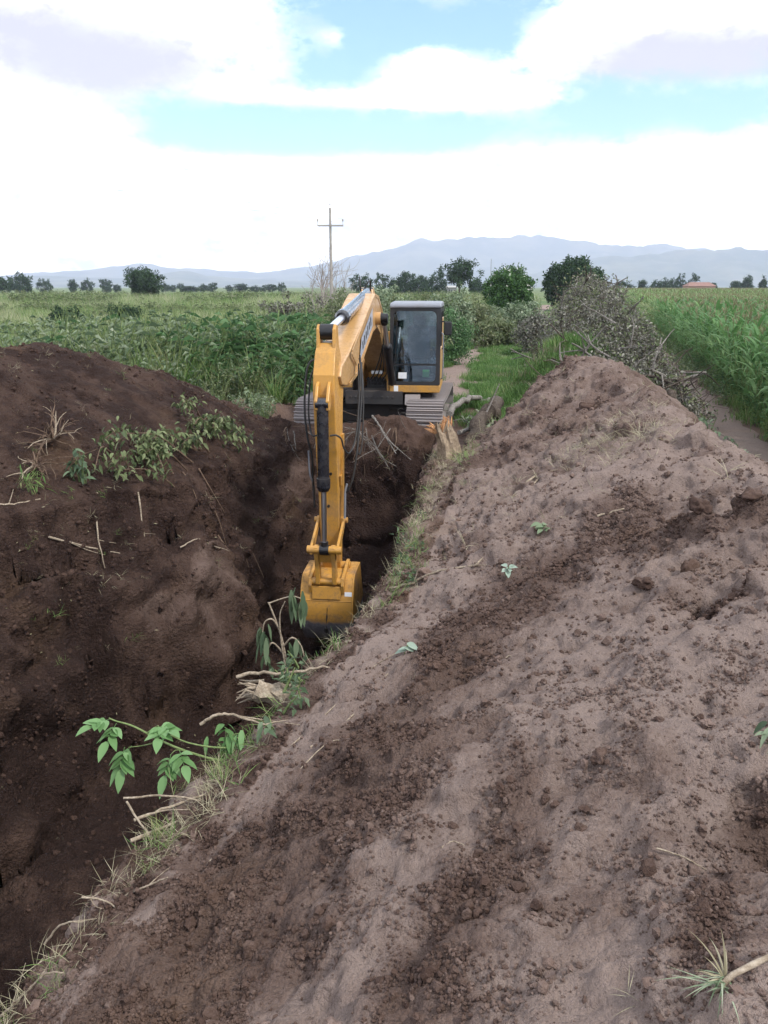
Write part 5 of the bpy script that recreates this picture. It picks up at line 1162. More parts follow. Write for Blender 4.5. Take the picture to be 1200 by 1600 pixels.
# ------------------------------------------------------------------ loose soil on the heaps
def mat_clod(name, wet):
    m, nt, b = nodes(name); k = NT(nt); p = k.pos(); c, n2, n3, n4 = soil_colour(k, p, wet); r = k.rnd_obj()
    k.put(b.inputs['Base Color'], k.mix(k.ramp(r, 0, 1, 0, .35), c, DARK)); b.inputs['Roughness'].default_value = .95; b.inputs['Specular IOR Level'].default_value = .12
    nt.links.new(k.bump(k.math('ADD', n3, n4), .7, .01), b.inputs['Normal']); return m
C_DRY = mat_clod('dry_clod', .40); C_DAMP = mat_clod('damp_clod', .68); C_WET = mat_clod('wet_clod', .95)
def clod_mesh(name, mat, seed, sub=2):
    bm = bmesh.new(); bmesh.ops.create_icosphere(bm, subdivisions=min(sub + (sub > 2), 4), radius=1.0); rng = np.random.default_rng(seed)
    V = np.array([v.co for v in bm.verts]); s_ = rng.uniform(.7, 1.15, 3) * np.array([1, 1, .75])
    o = rng.uniform(0, 50, 3); r = 1 + .42 * vnoise3(V[:, 0] * 1.6 + o[0], V[:, 1] * 1.6 + o[1], V[:, 2] * 1.6 + o[2], seed) + .26 * vnoise3(V[:, 0] * 3.6 + o[0], V[:, 1] * 3.6, V[:, 2] * 3.6, seed + 1)
    for v, q in zip(bm.verts, V * (r + (.10 * vnoise3(V[:, 0] * 9, V[:, 1] * 9, V[:, 2] * 9, seed + 2) if sub > 2 else 0))[:, None] * s_): v.co = q
    me = bpy.data.meshes.new(name); bm.to_mesh(me); bm.free(); me.materials.append(mat)
    if sub > 2: me.polygons.foreach_set('use_smooth', np.ones(len(me.polygons), bool))
    return me
def crumbs():
    rng = np.random.default_rng(5); src = []
    for mt in (C_DRY, C_DAMP, C_WET):
        for q in range(4): src.append(proto('crumb_source', clod_mesh('crumb', mt, 300 + q, 1 if q < 2 else 2)))
    P, N, wet, cr, ar = TERR['P'], TERR['N'], TERR['wet'], TERR['crumb'], TERR['area']; wr, wl, T = TERR['wr'], TERR['wl'], TERR['T']
    x, y = P[:, 0], P[:, 1]; dist = np.hypot(x, y); heap = ((wr > .1) & (T < .05)) | ((np.abs(x - np.interp(y, YR, XR)) < .3) & (T < .25) & (y < 13.5))
    cl = fbm2(x, y, .22, 3, 401); cl2 = fbm2(x, y, .7, 2, 402)
    sel = []
    def pick(nn, w, s0, s1, power):
        p = w * ar; p = p / p.sum(); i = rng.choice(len(P), nn, True, p); s_ = s0 + (s1 - s0) * rng.random(nn) ** power; sel.append((i, s_))
    vis = heap & (y > .9) & (x < 3.6)
    dens = (.10 + 1.6 * np.clip(cr - .25, 0, 1)) * np.clip(.35 + 1.2 * cl, .03, 2) * np.clip(.7 + .8 * cl2, .1, 2)
    pick(60000, vis * (dist < 3.4) * dens, .0022, .0085, 1.7)
    pick(20000, vis * (dist > 2.6) * (dist < 7.5) * dens, .005, .015, 2.0)
    pick(4200, vis * (dist > 1.0) * (dist < 8) * dens, .008, .026, 3.2)
    pick(5500, vis * (dist >= 6.0) * dens, .006, .030, 3.2)
    dl = (wl > .08) & (y > 5) & (y < 16)
    pick(5000, dl * np.clip(.5 + cl, .05, 2), .008, .035, 2.6)
    wall = (T > .05) & (y > 3.5)
    pick(7000, wall * np.clip(.3 + cl, .02, 2), .006, .035, 3.0)
    i = np.concatenate([a for a, _ in sel]); s_ = np.concatenate([b for _, b in sel])
    w = wet[i] + rng.normal(size=len(i)) * .14; lev = np.where(w < np.where(y[i] > 6, .55, .32), 0, np.where(w < .82, 1, 2)); lev = np.where((T[i] > .05) | (wl[i] > .08), 2, lev)
    xs_, ys_ = TERR['xs'], TERR['ys']; nx_ = len(xs_); gx_ = np.gradient(xs_)[i % nx_]; gy_ = np.gradient(ys_)[i // nx_]; J = np.zeros((len(i), 3)); J[:, 0] = rng.uniform(-.9, .9, len(i)) * gx_; J[:, 1] = rng.uniform(-.9, .9, len(i)) * gy_
    J -= N[i] * (J * N[i]).sum(1, keepdims=True)
    scatter('soil_crumbs', P[i] + J + N[i] * (s_ * .25)[:, None], rng.uniform(0, 6.283, len(i)), s_, src, lev * 4 + rng.integers(0, 4, len(i)), tilt=rng.uniform(0, 6.283, (len(i), 2)))
crumbs()
CL = [(.78, 2.48, .030, 'largest round damp clod on the pale crust of the near heap'), (.805, 2.50, .018, 'small clod touching the right side of the largest round clod'), (.57, 2.40, .019, 'round clod at the left of a small row of clods, lower centre of the heap'), (.60, 2.36, .017, 'round clod in the middle of a small row of clods, lower centre of the heap'), (.585, 2.44, .015, 'small clod above the row of clods, lower centre of the heap'),
      (.67, 2.25, .017, 'dark clod at the right of the row of clods, lower centre of the heap'), (.63, 2.15, .020, 'flattish dark clod just below the row of clods'), (.46, 2.28, .022, 'flat dark clod beside a small pit, left of the row of clods'), (.51, 2.12, .016, 'small dark clod below the pit on the near heap'), (1.50, 4.25, .05, 'broad dark clod left of the deep hole in the heap'),
      (1.32, 5.62, .045, 'dark lump at the top of the damp streak'), (1.43, 5.5, .04, 'dark lump right of the damp streak top'), (1.02, 2.6, .018, 'small clod near the right edge, level with the largest clod'), (1.17, 2.53, .028, 'flat pale clod near the right edge of the photo'), (.25, 2.42, .016, 'dark clod in the lower end of the damp streak'),
      (-.03, 2.76, .022, 'dark clod in the middle of the damp streak'), (-.2, 2.6, .02, 'dark clod on the left border of the damp streak'), (.12, 2.05, .016, 'clod in the damp patch at the bottom of the photo'), (.36, 6.46, .075, 'rounded brown clod lying on the root at the trench lip'), (2.0, 4.78, .085, 'big crumbling lump left of the hollow at upper right'), (2.22, 4.6, .075, 'big crumbling lump beside the hollow at upper right'), (2.1, 4.95, .07, 'smaller lump behind the two big crumbling lumps'), (1.75, 4.25, .055, 'upright lump above the deep hole in the heap'), (3.3, 8.3, .10, 'brown lump on the crest of the heap'), (2.85, 11.0, .13, 'brown lump below the far top of the heap'), (.72, 1.75, .014, 'small clod close to the bottom edge, left of the dry stalk')]
for q, (x, y, r, lb) in enumerate(CL):
    o = link('soil_clod', clod_mesh('soil_clod', C_DAMP if q not in (13, 18) else C_DRY, 500 + q, 3), None, (x, y, surf(x, y) + r * .35)); o.scale = (r, r, r); o.rotation_euler = (0, 0, q * 1.1); tag(o, lb, 'clod', 'clods on the heap')
# ------------------------------------------------------------------ sticks, roots and branches
def stick(name, pts, r, mat, label, cat, group=None, taper=.5, seg=7, forks=0, seed=0, n=5):
    rng = np.random.default_rng(seed); base = np.array(pts[0], float); P = [tuple(np.array(p, float) - base) for p in pts]; c = curve(P, n) if len(P) > 2 else P; m = MB()
    c = [tuple(np.array(q) + (rng.normal(size=3) * r * .35 if 0 < i < len(c) - 1 else 0)) for i, q in enumerate(c)]
    m.tube(c, list(np.linspace(r, r * taper, len(c))), seg)
    for f in range(forks):
        i = rng.integers(1, len(c)); d = np.array(c[min(i, len(c) - 1)]) - np.array(c[i - 1]); d = d / (np.linalg.norm(d) + 1e-6) + rng.normal(size=3) * .7; L_ = r * rng.uniform(8, 18); p = np.array(c[i]); m.tube(curve([tuple(p), tuple(p + d * L_ * .5 + rng.normal(size=3) * r), tuple(p + d * L_)], 3), list(np.linspace(r * .5, r * .2, 7)), 5)
    o = m.build(name, mat, None, 60, tuple(base)); return tag(o, label, cat, group)
G1 = 'sticks poking out over the trench'
ST = [([(-1.344, 3.5, .263), (-1.122, 3.5, .278), (-.894, 3.5, .235), (-.78, 3.48, .25)], .006, 'long thin pale root reaching out level over the trench', 2), ([(-1.25, 3.36, .235), (-1.10, 3.46, .24), (-.93, 3.6, .22)], .0095, 'thick pale stick end below the long thin root', 1), ([(-1.30, 3.42, .30), (-1.185, 3.32, .21), (-1.03, 3.2, .16)], .006, 'thin forked twig pointing up left over the trench', 0), ([(-1.225, 3.22, .225), (-1.02, 3.38, .22)], .011, 'short straight peeled stick crossing the thin forked twig', 0),
      ([(-1.173, 2.85, .185), (-1.12, 2.85, .243), (-1.0, 2.84, .31), (-.93, 2.82, .36)], .0055, 'arched pale root bending down over the trench lip', 1), ([(-1.3, 2.8, .275), (-1.214, 2.8, .262), (-1.12, 2.79, .21)], .005, 'thin forked root tip above the lower lip', 2), ([(-1.436, 2.7, .126), (-1.357, 2.7, .225), (-1.25, 2.68, .262)], .0055, 'hooked pale stem near the lower left corner', 1), ([(-1.412, 2.6, .137), (-1.33, 2.58, .085)], .014, 'short cut piece of pale wood on the lower left lip', 0),
      ([(-1.492, 2.4, .07), (-1.377, 2.4, .195), (-1.28, 2.38, .30), (-1.2, 2.36, .33)], .0055, 'long thin straw slanting in from the lower left corner', 2), ([(-1.052, 4.0, .389), (-.95, 4.0, .451), (-.841, 4.0, .439), (-.68, 3.98, .40)], .010, 'arched brown stem beside the green leafy branch', 2), ([(-.973, 4.7, .32), (-.823, 4.7, .358), (-.62, 4.7, .35), (-.40, 4.7, .40)], .013, 'pale stick lying level across the splintered wood', 1), ([(-.86, 4.62, .22), (-.723, 4.6, .25), (-.551, 4.6, .31)], .018, 'stout peeled stick under the level pale stick', 0)]
for q, (p, r, lb, fk) in enumerate(ST): stick('stick', p, r, B_PALEW, lb, 'stick', G1, .6, 7, fk, 40 + q)
# straws lying on the slope: points follow the surface
def on(pts, lift=.012): return [(x, y, surf(x, y) + lift) for x, y in pts]
LY = [([(-.40, 3.75), (-.2, 4.05), (.0, 4.4), (.16, 4.75)], .005, 'long pale straw lying up the slope right of the level stick'), ([(-.52, 3.9), (-.3, 4.2), (-.08, 4.5), (.08, 4.62)], .0045, 'second long straw beside the long pale straw'), ([(-.42, 3.45), (-.3, 3.6), (-.18, 3.72)], .004, 'short thin twig on the pale slope above the damp streak'), ([(-.8, 3.0), (-.68, 3.12), (-.55, 3.18)], .006, 'bent peeled twig on the slope by the sticks'), ([(.02, 6.5), (.22, 6.45), (.42, 6.38), (.75, 6.2), (.82, 6.22)], .014, 'brown root lying across the lip above the bucket'), ([(.34, 6.5), (.55, 6.35), (.85, 6.15)], .007, 'thin straight root running up the slope from the brown clod'),
      ([(1.75, 6.2), (1.95, 6.18), (2.1, 6.2)], .011, 'short pale stick lying on the mid heap'), ([(1.6, 8.6), (1.95, 8.9), (2.3, 9.1), (2.45, 9.3)], .012, 'long pale stem on the far part of the heap'), ([(1.5, 8.0), (1.75, 8.35), (1.9, 8.4)], .010, 'pale bent stem left of the straw bundle'), ([(.80, 1.95), (.87, 1.92), (.93, 1.90)], .003, 'thin white straw on the right side of the near heap'), ([(2.6, 9.5), (2.75, 9.6), (2.9, 9.5), (2.95, 9.3)], .010, 'curved white root near the crest of the heap'), ([(1.65, 3.55), (1.75, 3.62), (1.85, 3.75), (1.95, 3.72)], .006, 'thin pale root bridging the deep hole'), ([(.62, 3.9), (.68, 3.93), (.70, 3.9)], .004, 'tiny white stick in the damp streak'), ([(.2, 2.3), (.24, 2.33), (.28, 2.31)], .003, 'thin pale twig on the lower damp patch')]
for q, (p, r, lb) in enumerate(LY): stick('straw' if r < .007 else 'stick', on(p, r * .6), r, B_PALEW, lb, 'straw' if r < .007 else 'stick', 'straws and sticks lying on the heap', .5, 6, 1 if r > .006 else 0, 70 + q)
LL = [([(-3.62, 8.1), (-3.4, 8.4), (-3.1, 8.75)], .013, 'pale stick lying on the left ledge'), ([(-4.1, 7.9), (-3.95, 8.1), (-3.75, 8.3)], .014, 'light stick by the left edge of the photo'), ([(-3.35, 8.9), (-3.28, 8.6), (-3.2, 8.5)], .012, 'short twig on the left ledge above the pale stick'), ([(-3.0, 9.3), (-2.9, 9.1), (-2.8, 9.2)], .011, 'short twig at the foot of the uprooted shrub'), ([(-2.55, 9.35), (-2.35, 9.5), (-2.15, 9.75)], .012, 'thin root on the trench wall under the uprooted shrub')]
for q, (p, r, lb) in enumerate(LL): stick('stick', on(p, r * .5), r, B_PALEW, lb, 'stick', 'sticks on the left bank', .5, 6, 1, 90 + q)
# ------------------------------------------------------------------ green branch reaching over the trench
def leaf_shape(lm, p, d, u, L_, W_, droop=.25, k=5):
    """one shaped leaf with a midrib fold and a drooping tip"""
    d = np.array(d, float); d /= np.linalg.norm(d); s_ = np.cross(d, u); s_ /= np.linalg.norm(s_); n_ = np.cross(s_, d); V = []; F = []
    for i in range(k + 1):
        t = i / k; w = W_ * .5 * math.sin(math.pi * min(.06 + t * .94, .998)) ** .8 * (1.25 - .45 * t); c = np.array(p) + d * L_ * t - np.array([0, 0, 1.0]) * L_ * droop * t * t
        V += [c - s_ * w + n_ * w * .35, c, c + s_ * w + n_ * w * .35]
    for i in range(k): F += [(3 * i, 3 * i + 1, 3 * i + 4, 3 * i + 3), (3 * i + 1, 3 * i + 2, 3 * i + 5, 3 * i + 4)]
    lm.raw(V, None, np.array(F))
def leaf_group(lm, st, p, d, n, L_, rng, droop=.35):
    """a compound leaf: n leaflets in pairs along a drooping rachis"""
    d = np.array(d, float); d /= np.linalg.norm(d); side = np.cross(d, (0, 0, 1.0)); side /= np.linalg.norm(side) + 1e-9; R_ = L_ * 1.0; c = []
    for i in range(5):
        t = i / 4; c.append(np.array(p) + d * R_ * t - np.array([0, 0, 1.0]) * R_ * .18 * t * t)
    for i in range(4):                                              # the rachis, a thin strip
        w = .0016; lm.raw([c[i] - side * w, c[i] + side * w, c[i + 1] + side * w, c[i + 1] - side * w], None, np.array([[0, 1, 2, 3]]))
    prs = max(2, n // 2)
    for i in range(prs):
        t = .3 + .6 * i / prs; q = int(t * 4); o = c[q] + (c[min(q + 1, 4)] - c[q]) * (t * 4 - q)
        for s_ in (-1, 1):
            dd = side * s_ + d * rng.uniform(.5, .9) + np.array([0, 0, rng.uniform(-.3, .3)]); leaf_shape(lm, o, dd, np.array([0, 0, 1.0]) + rng.normal(size=3) * .22, L_ * rng.uniform(.55, .95), L_ * rng.uniform(.36, .50), droop * rng.uniform(.3, 1.4))
    leaf_shape(lm, c[4], c[4] - c[3] + np.array([0, 0, .01]), np.array([0, 0, 1.0]) + rng.normal(size=3) * .2, L_ * .95, L_ * .48, droop)
def leafy_branch(name, stems, groups, r, mat, barkmat, label, cat, seed, L_=.13, n=6, droop=.35):
    rng = np.random.default_rng(seed); base = np.array(stems[0][0], float); root = empty(name, tuple(base)); tag(root, label, cat); m = MB()
    for s_ in stems: c = curve([tuple(np.array(p) - base) for p in s_], 6); m.tube(c, list(np.linspace(r, r * .45, len(c))), 7); r *= .8
    m.build('stem', barkmat, root, 60)
    for (p, d) in groups:
        lm = LM(); leaf_group(lm, m, np.array(p) - base, d, n, L_, rng, droop); o = link('leaf', lm.mesh('leaf', mat, True), root); o['kind'] = 'stuff'
    return root
leafy_branch('leafy_branch', [[(-0.800, 4.0, .20), (-0.939, 3.95, .19), (-1.110, 3.92, .262), (-1.253, 3.9, .346), (-1.396, 3.9, .436), (-1.492, 3.9, .47), (-1.533, 3.9, .49)], [(-0.780, 4.0, .26), (-0.930, 3.95, .27), (-1.108, 3.95, .30), (-1.229, 3.95, .36)], [(-1.328, 3.9, .395), (-1.262, 3.88, .45), (-1.246, 3.86, .46)], [(-1.253, 3.9, .346), (-1.344, 3.88, .33), (-1.426, 3.86, .33)], [(-1.110, 3.92, .262), (-1.164, 3.88, .30), (-1.197, 3.86, .28)]],
             [((-1.525, 3.9, .485), (-.6, -.6, .1)), ((-1.492, 3.9, .46), (-.3, -1, -.5)), ((-1.246, 3.86, .46), (.7, -.6, .25)), ((-1.230, 3.86, .465), (.1, -.9, .0)), ((-1.410, 3.87, .335), (-.5, -.5, -.7)), ((-1.443, 3.85, .34), (-.1, -.6, -.9)), ((-1.189, 3.86, .29), (-.2, -.7, -.7)), ((-1.148, 3.88, .30), (.4, -.8, -.2))], .0085, L_FRESH, B_STEM, 'bright green leafy branch reaching out over the dark trench', 'branch', 3, .105, 6)
def leaf_heap(name, c, rad, n, L_, mat, label, cat, seed, stems=6, r=.006, droop=.5, bark=B_STEM, wide=.4, zup=1.0):
    """a bundle of stems with many hanging leaves"""
    rng = np.random.default_rng(seed); root = empty(name, c); tag(root, label, cat); m = MB(); tips = []
    for s_ in range(stems):
        e = rng.uniform(-1, 1, 3) * np.array(rad); e[2] = abs(e[2]) * zup; b = rng.uniform(-.4, .4, 3) * np.array(rad); b[2] = -.02
        cc = curve([tuple(b), tuple((b + e) / 2 + np.array([0, 0, rad[2] * .4])), tuple(e)], 5); m.tube(cc, list(np.linspace(r, r * .4, len(cc))), 5); tips += cc[2:]
    m.build('stem', bark, root, 60); lm = LM()
    T_ = np.array(tips)
    for i in range(n):
        a = rng.uniform(0, 6.283); leaf_shape(lm, T_[rng.integers(len(T_))] + rng.normal(size=3) * .02, (math.cos(a), math.sin(a), rng.uniform(-.9, .3)), np.array([0, 0, 1.0]) + rng.normal(size=3) * .4, L_ * rng.uniform(.6, 1.2), L_ * wide * rng.uniform(.7, 1.2), droop, 4)
    o = link('leaves', lm.mesh('leaves', mat, True), root); o['kind'] = 'stuff'; return root
leaf_heap('leafy_sprig', (-.90, 3.98, .22), (.10, .07, .13), 30, .08, L_FRESH, 'dense green leaves at the foot of the overhanging branch', 'plant', 4, 8, .005, .5)
leaf_heap('leafy_sprig', (-.66, 4.0, .38), (.07, .07, .04), 9, .07, L_WILT, 'small wilted leaves at the root of the arched brown stem', 'plant', 5, 3, .004)
# wilted plant hanging before the bucket
wp_ = empty('wilted_plant', (-.70, 5.2, .13)); tag(wp_, 'wilted plant with drooping leaves on bent stalks left of the bucket', 'plant'); m = MB(); b0 = np.array([-.70, 5.2, .13])
for p in ([(-.69, 5.2, .05), (-.73, 5.2, .33), (-.76, 5.2, .46), (-.815, 5.2, .63), (-.81, 5.2, .64), (-.70, 5.2, .68), (-.64, 5.2, .69), (-.58, 5.2, .67)], [(-.71, 5.19, .1), (-.74, 5.19, .35), (-.742, 5.19, .55), (-.70, 5.18, .66)], [(-.76, 5.2, .46), (-.80, 5.19, .52), (-.85, 5.18, .50), (-.87, 5.17, .42)], [(-.73, 5.2, .3), (-.66, 5.18, .38), (-.60, 5.17, .33), (-.57, 5.16, .22)], [(-.73, 5.2, .25), (-.80, 5.18, .34), (-.84, 5.17, .28), (-.86, 5.16, .18)]):
    c = curve([tuple(np.array(q) - b0) for q in p], 4); m.tube(c, list(np.linspace(.008, .004, len(c))), 6)
m.build('stem', B_PALEW, wp_, 60); rng = np.random.default_rng(9)
for (p, n_, L_) in (((-.655, 5.2, .68), 6, .19), ((-.583, 5.2, .67), 7, .21), ((-.86, 5.17, .45), 6, .15), ((-.87, 5.17, .40), 6, .18), ((-.85, 5.16, .22), 5, .13), ((-.57, 5.16, .25), 6, .16), ((-.63, 5.17, .36), 5, .16)):
    lm = LM()
    for i in range(n_):
        a = rng.uniform(0, 6.283); leaf_shape(lm, np.array(p) - b0 + rng.normal(size=3) * np.array([.02, .02, .03]), (math.cos(a) * .22, math.sin(a) * .22, -1), (math.cos(a + .4), math.sin(a + .4), .2), L_ * rng.uniform(.6, 1.15), .04, 0, 4)
    o = link('leaf_cluster', lm.mesh('leaf_cluster', L_WILT, True), wp_); o['kind'] = 'stuff'
# splintered wood at the lip
def splinters(name, c, h, r, n, mat, label, seed, tilt=(0, 0, 0)):
    rng = np.random.default_rng(seed); root = empty(name, c); root.rotation_euler = tilt; tag(root, label, 'stump'); return root, rng
sw, rng = splinters('splintered_wood', (-.62, 4.62, .18), .2, .1, 0, None, 'torn piece of pale splintered wood on the trench lip', 6); m = MB()
V = []; k_ = 12
for i in range(6):
    for j in range(k_):
        a = 6.283 * j / k_; t = i / 5; rr = (.085 - .03 * t) * (1 + .3 * rng.normal() * .5); V.append((-.22 * t + rr * .4 * math.cos(a), rr * math.sin(a), .03 + rr * .9 * math.cos(a) + .06 * t + rng.normal() * .012))
F = [(i * k_ + j, i * k_ + (j + 1) % k_, (i + 1) * k_ + (j + 1) % k_, (i + 1) * k_ + j) for i in range(5) for j in range(k_)] + [tuple(range(k_)), tuple(range(6 * k_ - 1, 5 * k_ - 1, -1))]
m.add(V, F); m.build('wood', B_PALEW, sw)
for q in range(9):
    s_ = MB(); a = rng.uniform(-.5, .5); p = np.array([-.18, rng.normal() * .04, .08 + rng.normal() * .03]); s_.tube([tuple(p), tuple(p + np.array([-.09, a * .05, .02 * rng.normal()])), tuple(p + np.array([-.16, a * .1, .03 * rng.normal()]))], [.012, .008, .002], 5); s_.build('splinter', B_PALEW, sw)
# ------------------------------------------------------------------ broken tree stump and logs beside the machine
bs = empty('broken_stump', (1.02, 12.15, surf(1.02, 12.15) - .1)); tag(bs, 'broken tree stump with splintered orange wood at the corner of the trench', 'stump'); rng = np.random.default_rng(31); m = MB(); V = []; k_ = 28; nr = 9
for i in range(nr):
    t = i / (nr - 1); cx = -.16 * t * t; cz = .62 * t
    for j in range(k_):
        a = 6.283 * j / k_; rr = .20 * (1 + .45 * (1 - t) ** 3) * (1 + .20 * math.sin(3 * a + 1 + t) + .14 * math.sin(7 * a + 3 * t) + .06 * rng.normal()); V.append((cx + rr * math.cos(a), rr * math.sin(a), cz + (.10 * math.sin(5 * a) + .05 * rng.normal() if i == nr - 1 else 0)))
m.add(V, [(i * k_ + j, i * k_ + (j + 1) % k_, (i + 1) * k_ + (j + 1) % k_, (i + 1) * k_ + j) for i in range(nr - 1) for j in range(k_)] + [tuple(range((nr - 1) * k_, nr * k_))]); m.build('trunk', B_CREAM, bs, 35); bs.scale = (.72, .72, .9)
for q in range(34):
    a = rng.uniform(0, 6.283); rr = .17 * rng.random() ** .4; p = np.array([-.16 + rr * math.cos(a), rr * math.sin(a), .55]); h = rng.uniform(.08, .30) * (1.0 if math.cos(a) > -.2 else .6); dx = -.18 if math.cos(a) < -.3 else .03; s_ = MB(); s_.tube([tuple(p), tuple(p + np.array([dx * .5 + rng.normal() * .02, rng.normal() * .02, h * .6])), tuple(p + np.array([dx + rng.normal() * .03, rng.normal() * .03, h]))], [.035, .025, .004], 5); s_.build('splinter', B_SPLIT, bs)
for q in range(7):
    a = 6.283 * q / 7; s_ = MB(); s_.tube(curve([(.17 * math.cos(a), .17 * math.sin(a), .14), (.33 * math.cos(a), .3 * math.sin(a), .0), (.55 * math.cos(a + .2), .5 * math.sin(a + .2), -.12)], 4), list(np.linspace(.06, .015, 9)), 6); s_.build('root', B_CREAM, bs, 60)
stick('log', [(1.30, 15.6, .35), (1.55, 17.2, .30), (2.0, 18.4, .32), (2.32, 19.0, .22)], .075, B_GREY, 'long grey limb leaning from the stump past the right track', 'log', None, .8, 9, 1, 7)
stick('log', [(2.30, 18.9, .18), (2.75, 19.1, .12), (3.3, 19.7, .25)], .085, B_GREY, 'grey forked limb lying in front of the green turf', 'log', None, .75, 9, 2, 8)
stick('log', [(1.55, 13.4, .25), (1.75, 14.2, .38), (2.1, 15.3, .48), (2.35, 16.2, .5)], .15, B_BARK, 'thick dark log lying against the foot of the heap', 'log', None, .85, 10, 1, 9)
stick('log', [(1.35, 14.0, .28), (1.65, 14.3, .32), (1.95, 14.5, .40)], .045, B_GREY, 'short grey branch between the stump and the thick dark log', 'log', None, .7, 8, 2, 10)
stick('log', [(3.5, 17.4, .75), (3.9, 17.6, .95), (4.3, 17.5, 1.05)], .06, B_GREY, 'grey branch on top of the far end of the heap', 'log', None, .6, 8, 2, 11)
stick('log', [(4.62, 12.6, .45), (4.68, 12.8, .9), (4.70, 12.9, 1.15)], .09, B_BARK, 'short dark stump piece standing on the right flank of the heap', 'log', None, .9, 9, 0, 12)
leaf_heap('brush_litter', (1.75, 14.7, .22), (.55, .9, .28), 150, .11, L_GREY, 'heap of wilted leafy twigs between the stump and the thick dark log', 'brush', 13, 22, .010, .4, B_GREY)
leaf_heap('brush_litter', (5.1, 11.2, .12), (.5, 1.0, .3), 150, .13, L_GREY, 'wilted leafy branches on the strip right of the heap', 'brush', 14, 16, .010, .4, B_GREY)
leaf_heap('brush_litter', (5.5, 14.2, .12), (.6, 1.2, .5), 160, .13, L_WILT, 'broken green branches lying between the brush pile and the maize', 'brush', 15, 16, .012, .4, B_GREY)
leaf_heap('brush_litter', (4.9, 16.5, .45), (.6, 1.1, .75), 170, .12, L_GREY, 'tangled grey-leaved branches at the near end of the brush pile', 'brush', 16, 30, .018, .4, B_GREY)
leaf_heap('brush_litter', (-2.75, 17.4, .28), (.55, .8, .3), 170, .13, L_GREY, 'wilted weeds heaped beside the left track', 'brush', 17, 20, .008, .6, B_STEM)
# root tangles hanging from the lip under the machine
for q, (x0, lb) in enumerate(((-.55, 'tangle of thin roots on the lip below the boom'), (.10, 'forked grey root hanging down the wall below the tracks'), (-1.5, 'small roots on the lip before the left track'))):
    rng = np.random.default_rng(60 + q); root = empty('root_tangle', (x0, 14.45, .22)); tag(root, lb, 'roots', 'roots under the machine')
    for s_ in range(14 if q == 0 else 6):
        p = np.array([rng.normal() * .28, rng.uniform(-.05, .1), rng.normal() * .05]); d = np.array([rng.normal() * .6, -.35, rng.uniform(-.9, .2)]); out = []; branchy(rng, p, d / np.linalg.norm(d), rng.uniform(.25, .75), rng.uniform(.006, .016), 1, out, .6, 2, -.12); m = MB()
        for pts, r in out: m.tube(pts, list(np.linspace(r, r * .5, len(pts))), 5, False)
        m.build('root', B_GREY if s_ % 2 else B_TWIG, root)
stick('root', [(-.22, 14.55, .50), (-.1, 14.35, .36), (.05, 14.2, .12), (.22, 14.05, -.12)], .022, B_GREY, 'long pale root slanting down the end wall below the boom', 'root', None, .4, 6, 3, 21)
# ------------------------------------------------------------------ left bank: uprooted shrub and root ball
def lying_shrub():
    rng = np.random.default_rng(8); b0 = np.array([-2.95, 10.4, surf(-2.95, 10.4)]); root = empty('uprooted_shrub', tuple(b0)); tag(root, 'leafy uprooted shrub lying down the slope of the left heap', 'shrub')
    ax = [(-2.55, 12.5), (-2.7, 11.6), (-2.9, 10.7), (-3.05, 9.8), (-3.22, 8.95)]; C = np.array(curve([(x, y, 0) for x, y in ax], 8)); m = MB(); lm = LM()
    for q in range(19):
        i = rng.integers(0, len(C) - 5); p = C[i] + np.array([rng.normal() * .2, 0, 0]); e = C[min(i + 5, len(C) - 1)] + np.array([rng.normal() * .24 - .05, rng.normal() * .25, 0]); p[2] = surf(p[0], p[1]) + .05; e[2] = max(surf(e[0], e[1]), p[2] - .25) + rng.uniform(.05, .32); mid = (p + e) / 2 + np.array([0, 0, .18]); c = curve([tuple(p - b0), tuple(mid - b0), tuple(e - b0)], 4); m.tube(c, list(np.linspace(.014, .004, len(c))), 5)
        for k in range(int(rng.uniform(20, 85))):
            t = rng.integers(4, len(c)); a = rng.uniform(0, 6.283); pp = np.array(c[t]) + rng.normal(size=3) * np.array([.09, .09, .06]); leaf_shape(lm, pp, (math.cos(a), math.sin(a), rng.uniform(-1.2, .1)), np.array([0, -.2, 1.0]) + rng.normal(size=3) * .5, rng.uniform(.05, .10), rng.uniform(.028, .05), .5, 3)
    m.build('stem', B_TWIG, root, 60); o = link('leaves', lm.mesh('leaves', L_SHRUBL, True), root); o['kind'] = 'stuff'
    for q in range(12):
        x, y = -2.45 + rng.normal() * .25, 10.3 + rng.normal() * .7; z = surf(x, y); s_ = MB(); s_.tube(curve([(x - b0[0], y - b0[1], z - b0[2] + .03), (x + .15 - b0[0], y - .12 - b0[1], z - .18 - b0[2]), (x + .28 + rng.normal() * .1 - b0[0], y - .2 - b0[1], z - .55 - b0[2])], 4), list(np.linspace(.010, .003, 9)), 5); s_.build('root', B_TWIG, root, 60)
lying_shrub()
def root_ball(c, n, L_, label, seed, r0=.014, mat=B_TWIG):
    rng = np.random.default_rng(seed); root = empty('root_ball', c); tag(root, label, 'roots')
    for q in range(n):
        a = rng.uniform(0, 6.283); d = np.array([math.cos(a), math.sin(a) * .7 - .3, rng.uniform(-.3, 1)]); out = []; branchy(rng, (0, 0, 0), d / np.linalg.norm(d), L_ * rng.uniform(.5, 1.1), r0 * rng.uniform(.5, 1.2), 1, out, .6, 2, -.12); m = MB()
        for pts, r in out: m.tube(pts, list(np.linspace(r, r * .4, len(pts))), 5, False)
        m.build('root', B_PALEW if q % 6 == 0 else mat, root)
root_ball((-3.98, 9.35, surf(-3.98, 9.35) + .1), 22, .40, 'reddish brown root ball sticking out of the left heap', 41)
root_ball((-3.95, 8.75, surf(-3.95, 8.75) + .05), 12, .36, 'smaller pale root cluster below the reddish root ball', 42)
